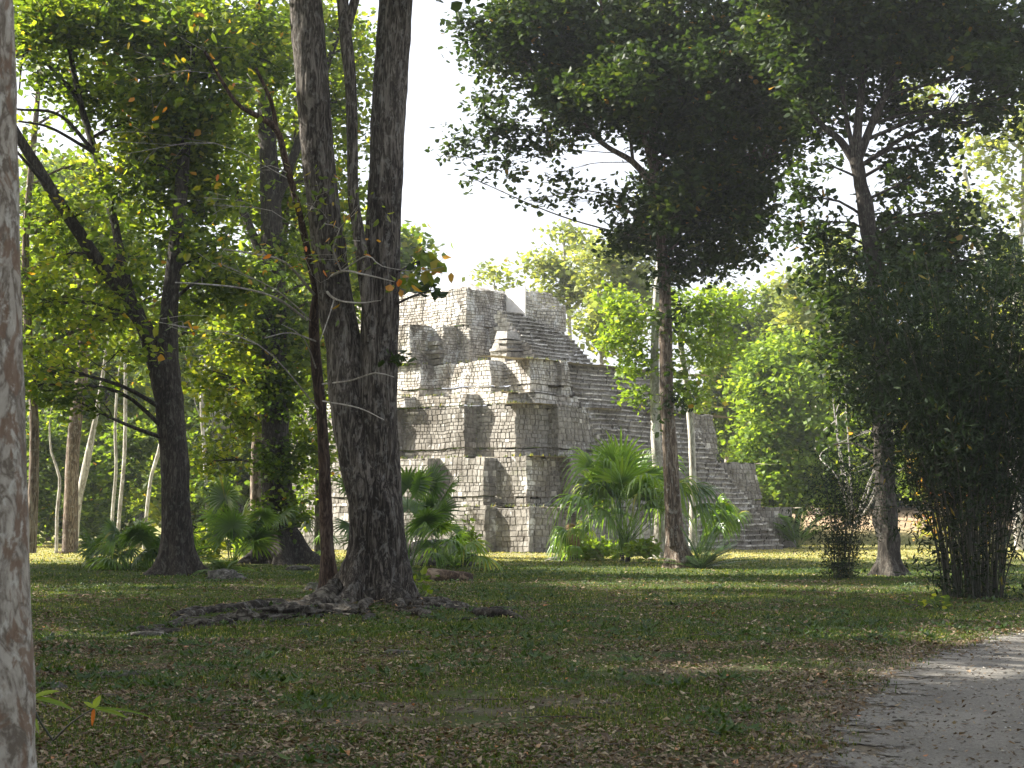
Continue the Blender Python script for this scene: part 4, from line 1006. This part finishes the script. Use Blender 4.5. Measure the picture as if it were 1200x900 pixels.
# dense forest masses behind, left: individual trees
fr = np.random.default_rng(3)
spots = []
def forest(n, x0, x1, Y0, Y1, top0, top1, leaf, label_f, seed0, dens=.9, bottom=610, size=.3, rb=None):
    for i in range(n):
        px = x0+(x1-x0)*(i+.5)/n+fr.uniform(-8, 8); Y = fr.uniform(Y0, Y1); top = fr.uniform(top0, top1)
        w = (x1-x0)/n*.75+18; bl = []
        y = top+w*.4
        while y < bottom:
            bl.append((px+fr.uniform(-.5, .5)*w, y, Y+fr.uniform(-3, 3), w*fr.uniform(.55, .9), w*fr.uniform(.4, .6))); y += w*.55
        back_tree('forest_tree', label_f(i), base_of(px, 634, Y), [[(px, 634, Y, 7), (px+fr.uniform(-5, 5), 500, Y, 6), (px+fr.uniform(-8, 8), top+w*.5, Y, 3)]], bl,
                  'bark_brown', leaf, seed0+i, dens, size, 12, .55, -.1, rb=rb, group='dense trees closing off the clearing')
ordn = ['leftmost', 'second from left', 'third from left', 'fourth from left', 'fifth from left', 'sixth from left', 'seventh from left', 'eighth from left', 'ninth from left']
forest(7, -60, 470, 92, 108, 170, 380, 'leaf_mid', lambda i: 'dense backdrop tree left of the pyramid, '+ordn[i], 100, .9)
forest(6, 880, 1260, 108, 122, 300, 420, 'leaf_mid', lambda i: 'dense backdrop tree right of the pyramid, '+ordn[i], 120, .9)
# dark understory hedge, left and right
def under(label, x0, x1, y0, y1, Y, n, leaf, seed, size=.2, rb=-.2, dens=1.3):
    T = Tree('understory_shrubs', label, base_of((x0+x1)/2, 638, Y), 'shrubs', seed=seed)
    r = np.random.default_rng(seed)
    T.crown([(r.uniform(x0, x1), r.uniform(y0, y1), Y+r.uniform(-3, 3), r.uniform(20, 40), r.uniform(16, 30)) for _ in range(n)], dens, size, 13, .4, -.25, rb=rb, limbs=False)
    o = T.finish(M['bark_dark'], M[leaf]); o['kind'] = 'stuff'
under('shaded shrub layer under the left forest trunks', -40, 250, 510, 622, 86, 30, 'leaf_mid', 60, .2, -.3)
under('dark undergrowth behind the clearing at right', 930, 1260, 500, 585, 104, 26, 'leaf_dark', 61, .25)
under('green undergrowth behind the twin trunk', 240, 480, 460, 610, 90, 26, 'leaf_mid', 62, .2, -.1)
# far wood
T = Tree('distant_wood', 'far solid wall of forest beyond the clearing', (0, 150, 3), 'forest', seed=70)
bl = []
for px in np.arange(-500, 1700, 60):
    tp = 400 if px < 480 or px > 820 else 520
    if px > 820: tp = 420
    for py in np.arange(tp, 640, 40): bl.append((px+fr.uniform(-20, 20), py+fr.uniform(-14, 14), 150+fr.uniform(-8, 8), 46, 34))
T.crown(bl, .28, .7, 12, 1.2, -.4, limbs=False)
o = T.finish(M['bark_dark'], M['leaf_mid']); o['kind'] = 'stuff'

# --- forest to the left of the view: it casts the shade over the foreground
shade = [(-16, 12, 11), (-21, 20, 13), (-15.5, 25, 12.5), (-24, 30, 13), (-31, 16, 17), (-33, 27, 18), (-20, 8, 12), (-42, 24, 22), (-30, 50, 16), (-24, 2, 15), (-8, -6, 14), (5, -9, 15), (12, 3, 15), (14, 13, 15), (-11, 4, 14), (0, -16, 16), (19, 22, 16), (-17, 33, 14), (-23, 47, 14), (-27, 56, 15), (-19, 17, 14), (-12.5, 19, 16), (-27, 50, 17), (-33, 56, 22), (-18.5, 38.5, 23), (-30, 43, 24)]
for i, (x, y, h) in enumerate(shade):
    T = Tree('forest_tree', 'tall forest tree standing just outside the view', (x, y, 0), 'tree', 'forest trees around the view', 80+i)
    T.stem([(x, y, -.1, .35), (x+.2, y, h*.4, .26), (x-.2, y+.2, h*.8, .15), (x, y, h, .08)], 12, (.4, .5, 4, 0), .1, 0, .5, world=True)
    r = T.rng
    for b_ in range(12):
        sp = 2.0 if h < 20 else 2.5
        c = np.array([x+r.normal(0, sp), y+r.normal(0, sp), h*(.75+.35*r.random())]); R = np.array([2.3, 2.3, 1.6])
        Q = blob_centres(r, c, R, 130, -.2, 80+i+b_)
        leaf_cloud(T.leaf, Q, 9, .45, .34, r, .3, .4)
    T.finish(M['bark_brown'], M['leaf_mid'])

# ------------------------------------------------------------------ palms
def fan_frond(root, base, az, el, pet, R, nseg, spread, droop, rng, mat, wseg=.028, arch=.3, dry=0.):
    """one fan leaf: arching petiole and a fan of folded segments"""
    mb = MB()
    h = np.array([math.cos(az), math.sin(az), 0]); up = np.array([0, 0, 1.])
    pts = []
    for t in np.linspace(0, 1, 7):
        e = el-arch*t*t
        pts.append(None if False else (base+(h*math.cos(el)*t+up*(math.sin(el)*t-arch*t*t*.5))*pet))
    pts = np.array(pts); d = unit(pts[-1]-pts[-2])
    tube(mb, np.column_stack([pts, np.linspace(.014, .008, 7)]), 5, rnd=.5+.3*rng.random(), cap=False)
    s = unit(np.cross(d, up)); n = np.cross(s, d)
    tilt = rng.normal(0, .25); s = unit(s*math.cos(tilt)+n*math.sin(tilt)); n = np.cross(s, d)
    hub = pts[-1]; r0 = .35+.5*rng.random()
    for i in range(nseg):
        a = (i/(nseg-1)-.5)*2*spread
        dirv = d*math.cos(a)+s*math.sin(a)-n*.12*abs(math.sin(a))
        L = R*(.72+.28*math.cos(a*.9))*(.9+.15*rng.random())
        dr = droop*(.7+.6*rng.random())
        T_ = np.linspace(0, 1, 7); w = wseg*R*np.array([.5, 1.3, 1.7, 1.55, 1.15, .65, .06])
        side = unit(np.cross(dirv, n))
        ctr = hub+dirv*(L*T_)[:, None]*(1-.25*dr*T_[:, None]**2)-up*(L*dr*T_**2.4)[:, None]
        V = np.stack([ctr-side*w[:, None]+n*(w*.35)[:, None], ctr, ctr+side*w[:, None]+n*(w*.35)[:, None]], 1).reshape(-1, 3)
        j = np.arange(6)[:, None]*3+np.arange(2)[None]
        F = np.stack([j, j+1, j+4, j+3], -1).reshape(-1, 4)
        mb.add(V, F, np.clip(r0+rng.normal(0, .1), 0, .99) if rng.random() > dry else .1)
    o = mb.build('frond', mat, root)
    return o
def fan_palm(name, label, px, py, Y, fronds, seed, mats, droop=.3, pet=(1., 1.8), R=(.7, .95), nseg=22, group=None, trunk_h=0., azr=None, elr=(.5, 1.45), spread=2.2, wseg=.028):
    b0 = base_of(px, py, Y); r = np.random.default_rng(seed)
    root = thing(name, b0, label, 'palm', group)
    if trunk_h:
        tm = MB(); tube(tm, catmull([np.append(b0-[0, 0, .1], .09), np.append(b0+[.05, 0, trunk_h*.5], .075), np.append(b0+[0, 0, trunk_h], .07)], .08), 12, lump=.3, seed=seed); tm.build('stem', M['bark_dark'], root, smooth=True)
    for i in range(fronds):
        az = r.random()*2*PI if azr is None else r.uniform(*azr)
        el = r.uniform(*elr)
        fan_frond(root, b0+np.array([r.normal(0, .06), r.normal(0, .06), trunk_h+.05]), az, el, r.uniform(*pet), r.uniform(*R), nseg, spread, droop*(1.2 if el < .8 else 1), r, mats[int(r.random()*len(mats))] if len(mats) > 1 else mats[0], wseg, arch=r.uniform(.1, .5))
    return root
PB, PD, PY = M['palm_bright'], M['palm'], M['palm_dry']
# big drooping palm left of the centre trunk
fan_palm('fan_palm', 'big fan palm with long drooping glossy leaves before the pyramid corner', 735, 655, 58, 30, 201, [PB, PB, PD], .7, (1.4, 3.2), (1.5, 2.0), 15, trunk_h=.6, spread=1.35, elr=(.6, 1.3), wseg=.019)
fan_palm('fan_palm', 'tall upright spiky fronds rising from the heart of the big drooping palm', 728, 654, 58.6, 22, 211, [PB, PB], .22, (2.2, 3.7), (1.2, 1.8), 15, trunk_h=.3, spread=1.2, elr=(1.15, 1.56), wseg=.019)
fan_palm('fan_palm', 'smaller bright fan palm low at left of the big drooping palm', 708, 652, 60, 9, 202, [PB, PB, PY], .8, (1.0, 2.0), (.9, 1.2), 22, azr=(2.2, 4.0), spread=1.5, elr=(.3, 1.1))
fan_palm('fan_palm', 'sunlit palm fronds just right of the tall brown trunk', 815, 650, 60, 11, 203, [PB, PB, PD], .7, (1.5, 2.5), (1.0, 1.4), 20, azr=(-1.1, 1.2), spread=1.4, elr=(.8, 1.4))
# dark fan palms left of the pyramid
fan_palm('fan_palm', 'dark fan palm against the pyramid just right of the twin trunk', 478, 655, 46, 14, 204, [PD, PD, PB], .25, (1.6, 3.2), (.8, 1.05), 26, spread=2.4, elr=(.7, 1.5))
fan_palm('fan_palm', 'bushy green fan palm beside the dark one left of the pyramid', 515, 652, 50, 16, 205, [PD, PB, PB], .5, (.8, 2.1), (.7, 1.0), 22, spread=2.0, elr=(.4, 1.4))
fan_palm('fan_palm', 'backlit bright fan palm between forked tree and ivy-clad trunk', 272, 658, 54, 15, 206, [PB, PB, PD], .35, (1.2, 2.8), (.9, 1.2), 24, spread=2.3, elr=(.6, 1.5))
fan_palm('fan_palm', 'low fan palm at the foot of the forked tree on its left', 150, 664, 50, 15, 207, [PD, PB, PD], .45, (.5, 1.5), (.8, 1.1), 24, spread=2.1, elr=(.3, 1.4))
fan_palm('fan_palm', 'leftmost low fan palm in front of the forest trunks', 118, 662, 52, 10, 208, [PD], .4, (.4, 1.2), (.8, 1.0), 22, spread=2.0, elr=(.4, 1.4))
fan_palm('fan_palm', 'small shaded fan palm below the ivy-clad trunk', 345, 655, 57, 7, 209, [PD], .6, (1.0, 1.8), (.7, .9), 20, spread=2.0)
def feather_clump(name, label, px, py, Y, n, L, seed, mat, droop=.6, elr=(.3, 1.3), leaflet=.28, cat='fern', wl=.02):
    b0 = base_of(px, py, Y); r = np.random.default_rng(seed); root = thing(name, b0, label, cat)
    for i in range(n):
        mb = MB(); az = r.random()*2*PI; el = r.uniform(*elr); Ln = L*r.uniform(.7, 1.1)
        h = np.array([math.cos(az), math.sin(az), 0]); up = np.array([0, 0, 1.]); s = np.cross(h, up)
        T_ = np.linspace(0, 1, 16)
        c = b0+h*(math.cos(el)*Ln*T_*(1+.2*T_))[:, None]+up*(math.sin(el)*Ln*T_-droop*Ln*.6*T_**2.2+.02)[:, None]
        tube(mb, np.column_stack([c, np.linspace(.012, .004, 16)]), 4, rnd=.3, cap=False)
        T2 = np.repeat(np.linspace(.16, .98, 24), 2); sg = np.tile([1, -1], 24)
        C = np.stack([np.interp(T2, T_, c[:, j]) for j in range(3)], 1)
        tan = unit(np.stack([np.interp(T2, T_, np.gradient(c[:, j])) for j in range(3)], 1))
        ll = leaflet*L*np.sin(PI*np.clip(T2*.9+.12, 0, 1))**.6
        d = unit(s*sg[:, None]*1.0+tan*.75-up*.25*r.random((48, 1)))
        sd_ = unit(np.cross(d, up+tan*.3))
        V, F = leaf_quads(C, d, sd_, ll, np.full(48, wl*L))
        mb.add(V, F, np.clip(.4+r.normal(0, .2, 48), 0, .98))
        mb.build('frond', mat, root)
    return root
feather_clump('cycad', 'dark spiky palm-like clump at the foot of the tall brown trunk', 822, 660, 51.5, 34, 1.75, 301, PD, .25, (.2, 1.4), .16, 'cycad', .012)
feather_clump('fern', 'broad fern at the right foot of the forked tree', 262, 676, 44.5, 18, .95, 302, PB, .8, cat='fern')
feather_clump('fern', 'arching green fern at the mossy mound left of the pyramid base', 532, 655, 52, 15, 1.5, 303, PB, .8, (.5, 1.4))
feather_clump('fern', 'shrubby green palm seedling behind the fan palm on the left', 215, 660, 53, 12, 1.4, 304, PB, .7, (.6, 1.4))
feather_clump('young_palm', 'bright feathery palm sunlit at the foot of the domed shrub', 935, 640, 82, 14, 3.0, 305, PB, .7, (.8, 1.5), .22, 'palm', .014)

# low leafy ground plants
def low_plant(name, label, px, py, Y, rx, ry, leaf, mat, seed, dens=3, cat='plant', k=8, sig=.12):
    T = Tree(name, label, base_of(px, py, Y), cat, seed=seed)
    T.crown([(px, py-ry*.6, Y, rx, ry)], dens, leaf, k, sig, -.4, limbs=False, droop=0)
    r = T.rng; b0 = T.root.location
    for q in range(6): T.trunk and tube(T.br, catmull([(b0.x+r.normal(0, .15), b0.y, b0.z-.02, .01), (b0.x+r.normal(0, .3), b0.y, b0.z+ry*Y/2000, .004)], .1), 4)
    T.finish(M['twig'], M[mat])
low_plant('leafy_shrub', 'low yellow-green leafy patch under the big drooping palm', 700, 650, 61, 42, 12, .13, 'leaf_bright', 401, 9)
low_plant('leafy_shrub', 'bright vine leaves at the root of the tall brown trunk', 755, 652, 57, 26, 14, .12, 'leaf_bright', 402, 9)
low_plant('leafy_shrub', 'small sunlit bush on the mound left of the pyramid corner', 545, 640, 58, 14, 20, .12, 'leaf_bright', 403, 8)
low_plant('leafy_shrub', 'low green bush below the backlit fan palm', 240, 650, 58, 24, 24, .13, 'leaf_mid', 404, 8)
low_plant('leafy_shrub', 'leafy sapling filling the gap beneath the ivy-clad trunk', 300, 650, 60, 24, 28, .14, 'leaf_bright', 405, 7)
low_plant('leafy_shrub', 'weedy tuft hugging the right side of the twin trunk base', 492, 696, 30.5, 16, 16, .1, 'leaf_mid', 406, 8)
low_plant('leafy_shrub', 'green weeds round the foot of the bamboo', 1090, 712, 30, 34, 8, .08, 'leaf_mid', 407, 9)
# mossy mound with dry debris left of the pyramid base
def lump_mesh(name, label, c, R, mat, seed, cat, amp=.3, res=(28, 16), parent=None):
    u = np.linspace(0, 2*PI, res[0], endpoint=False); v = np.linspace(-.35, PI/2, res[1])
    U, V_ = np.meshgrid(u, v)
    d = np.stack([np.cos(U)*np.cos(V_), np.sin(U)*np.cos(V_), np.sin(V_)], -1).reshape(-1, 3)
    k = 1+amp*fbm(d*2.2+seed, seed, 4)
    X = np.array(c)+d*k[:, None]*np.array(R)
    i = np.arange(res[1]-1)[:, None]*res[0]; j = np.arange(res[0])[None]; j2 = (j+1) % res[0]
    F = np.stack([i+j, i+j2, i+res[0]+j2, i+res[0]+j], -1).reshape(-1, 4)
    o = make_mesh(name, X, F, mat, parent, np.zeros(len(F)), True)
    if label: tag(o, label, cat)
    return o
b0 = base_of(505, 656, 54); lump_mesh('mossy_stump', 'dark mossy stump mound under the fan palms left of the pyramid', b0, (1.3, .9, .75), M['rock'], 3, 'stump', .5, (48, 24))
for i, (a, b_, Y, rx, ry, rz) in enumerate([(185, 738, 23.8, .42, .2, .13), (240, 728, 24.6, .5, .25, .2), (290, 720, 25.3, .5, .25, .24), (335, 712, 26.2, .5, .3, .26), (375, 706, 27.2, .45, .35, .28), (398, 720, 26.8, .4, .3, .22),
        (505, 712, 27.4, .45, .3, .2), (545, 724, 26.0, .35, .16, .1), (600, 730, 25.2, .3, .14, .07), (500, 752, 21.8, .3, .14, .07), (350, 735, 24.6, .3, .2, .1)]):
    c = base_of(a, b_, Y); c[2] -= .03
    lump_mesh('root', None, c, (rx, ry, rz*.62), M['root'], 40+i, None, .8, (44, 22), parent=ROOTT)
lm = MB(); n = 1400; a = rr.random(n)*2*PI; q = np.abs(rr.normal(0, 1, n)); x = BX-.3+np.cos(a)*(.75+q*1.1); y = BY-.3+np.sin(a)*(.75+q*.9)
dd = unit(np.stack([rr.normal(0, 1, n), rr.normal(0, 1, n), rr.normal(0, .3, n)], 1)); s_ = unit(np.cross(dd, np.stack([rr.normal(0, .4, n), rr.normal(0, .4, n), np.ones(n)], 1)))
L = .05+.05*rr.random(n); V, F = leaf_quads(np.stack([x, y, gz(x, y)+.03+.04*rr.random(n)], 1), dd, s_, L, L*.24, L*.1); lm.add(V, F, rr.random(n))
tag(lm.build('leaf_drift', M['litter']), 'drift of dry leaves caught round the roots of the twin trunk', 'fallen leaves', kind='stuff')
rocks = [(262, 684, 42, .5, .3, .22, 'dark rock beneath the fern by the forked tree'), (148, 792, 17.0, .26, .14, .07, 'flat dark rock in the grass at lower left'), (62, 800, 15.6, .12, .1, .08, 'dark stone beside the near mottled trunk'),
         (175, 742, 23.2, .3, .14, .08, 'pale topped rock at the left tip of the root ridge'), (465, 762, 20.2, .16, .1, .04, 'small flat dark stone below the twin trunk'),
         (660, 655, 60, .6, .3, .14, 'sunlit pale rubble at the pyramid foot'), (1038, 752, 21.5, .13, .09, .06, 'mossy clod at the edge of the gravel'), (925, 655, 60, .18, .14, .09, 'small stone in the sunlit grass right of the stairway'),
         (350, 668, 50, .35, .3, .14, 'dark lump in the grass below the ivy-clad trunk'), (372, 690, 36, .28, .2, .14, 'mossy stone left of the slender reddish tree')]
for i, (a, b_, Y, rx, ry, rz, lab) in enumerate(rocks):
    lump_mesh('rock', lab, base_of(a, b_, Y), (rx, ry, rz), M['rock'] if i != 5 else M['stone'], 10+i, 'rock', .45)
# logs
lg = MB(); c0 = base_of(503, 674, 41); c1 = base_of(552, 680, 40.5)
tube(lg, catmull([np.append(c0+[0, 0, .16], .17), np.append((c0+c1)/2+[0, 0, .14], .15), np.append(c1+[0, 0, .1], .12)], .08), 18, lump=.2, seed=4)
tag(lg.build('log', M['wood'], smooth=True), 'short dark log lying in the grass right of the twin trunk', 'log')

# ------------------------------------------------------------------ bamboo
def bamboo(label, px, py, Y, n, hgt, spread, seed, lsize=.13, dens=1., group=None, rbase=.5, rad=.014):
    b0 = base_of(px, py, Y); r = np.random.default_rng(seed); root = thing('bamboo_clump', b0, label, 'bamboo', group)
    lf = MB()
    for i in range(n):
        az = r.random()*2*PI; rb = rbase*math.sqrt(r.random()); h = hgt*r.uniform(.55, 1.05); out = spread*(r.random()**.8)*(.4+.6*rb/rbase)
        d = np.array([math.cos(az), math.sin(az), 0.])
        s = b0+d*rb; pts = []
        for t in np.linspace(0, 1, 9):
            c = s+d*out*(t**1.5)+np.array([0, 0, h*(t-.12*t**3)-.05])+r.normal(0, .02, 3)
            pts.append(np.append(c, rad*(1-.75*t)*r.uniform(.9, 1.1)))
        p = catmull(pts, .25); mb = MB(); tube(mb, p, 6, rnd=r.random())
        mb.build('culm', M['culm'], root, smooth=True)
        up_ = p[int(len(p)*(.28 if r.random() < .3 else .5)):]
        m = int(30*dens)
        Q = up_[r.integers(0, len(up_), m), :3]+r.normal(0, .3, (m, 3))
        leaf_cloud(lf, Q, 7, .16, lsize, r, .6, .12, zs=.7)
    # basal scrub
    Q = b0+np.stack([r.normal(0, rbase*.8, 330), r.normal(0, rbase*.8, 330), r.random(330)**1.3*hgt*.34], 1)
    leaf_cloud(lf, Q, 6, .15, lsize, r, .2, .12)
    lf.build('foliage', M['bamboo_leaf'], root)
    return root
M['culm'] = leaf_mat('culm', [(0, (.012, .015, .008)), (.7, (.028, .03, .014)), (1, (.07, .06, .03))], 1, 0.0, .4, .5)
bamboo('huge dark bamboo clump fanning upward at the right edge', 1142, 702, 33, 95, 7.4, 2.7, 501, .17, 1.9, rbase=.6, rad=.017)
bamboo('small airy bamboo clump left of the knobbly grey trunk', 987, 678, 42.5, 26, 3.6, 1.2, 502, .12, 1.1, rbase=.22, rad=.011)

# ------------------------------------------------------------------ haze
hm = bpy.data.materials.new('haze'); hm.use_nodes = True; ht = hm.node_tree; ht.nodes.remove(ht.nodes['Principled BSDF'])
pv = ht.nodes.new('ShaderNodeVolumePrincipled'); pv.inputs['Density'].default_value = HAZE; pv.inputs['Color'].default_value = (.93, .96, 1, 1); pv.inputs['Anisotropy'].default_value = .35
ht.links.new(pv.outputs[0], ht.nodes['Material Output'].inputs['Volume'])
hx = np.array([(a, b_, c) for c in (-3, 46) for a, b_ in ((-320, -60), (320, -60), (320, 230), (-320, 230))], float)
haze = make_mesh('haze', hx, np.array([(3, 2, 1, 0), (4, 5, 6, 7), (0, 1, 5, 4), (1, 2, 6, 5), (2, 3, 7, 6), (3, 0, 4, 7)]), hm); tag(haze, kind='stuff')
haze['label'] = 'thin bright forest haze in the air'

# foreground sprig with big yellow-green leaves
b0 = base_of(62, 868, 12.0)
root = thing('broadleaf_sprig', b0, 'sprig with big yellow-green leaves low beside the near mottled trunk', 'plant')
def big_leaf(a, b_, w, rnd, name='leaf'):
    a, b_ = P(*a), P(*b_); d = b_-a; L = np.linalg.norm(d); d /= L
    s = unit(np.cross(d, np.array([.2, -.75, .65]))); n = np.cross(s, d)
    t = np.linspace(0, 1, 9); wd = w*np.sin(PI*t**.8)**.8+.001
    ctr = a+d*(L*t)[:, None]-np.array([0, 0, 1])*(L*.16*t**2)[:, None]
    V = np.stack([ctr-s*wd[:, None]+n*(wd*.35)[:, None], ctr, ctr+s*wd[:, None]+n*(wd*.35)[:, None]], 1).reshape(-1, 3)
    j = np.arange(8)[:, None]*3+np.arange(2)[None]
    mb = MB(); mb.add(V, np.stack([j, j+1, j+4, j+3], -1).reshape(-1, 4), rnd); mb.build(name, M['leaf_bright'] if rnd < 1 else M['leaf_autumn'], root)
mb = MB()
for pts in ([(62, 868, 12, 3), (85, 846, 11.9, 2.4), (110, 830, 11.8, 2)], [(62, 868, 12, 3), (44, 840, 12, 2.4), (38, 818, 12, 2)]):
    tube(mb, catmull([np.append(P(a, b_, Y), w*Y/4000) for a, b_, Y, w in pts], .02), 6, rnd=.4)
mb.build('stem', M['culm'], root)
for a, b_, w, r in (((38, 818, 12), (70, 803, 11.9), .018, .8), ((38, 818, 12), (88, 822, 11.8), .02, .5), ((36, 820, 12), (20, 806, 12), .018, .6), ((40, 840, 12), (46, 856, 11.9), .01, .7),
                    ((110, 830, 11.8), (118, 812, 11.8), .022, .9), ((110, 830, 11.8), (150, 834, 11.7), .018, .7), ((110, 830, 11.8), (98, 820, 11.8), .014, .9), ((110, 830, 11.8), (108, 848, 11.8), .012, 1.0), ((112, 830, 11.8), (182, 828, 11.6), .008, .3)):
    big_leaf(a, b_, w, r)

print('LEAVES', NLEAF[0])
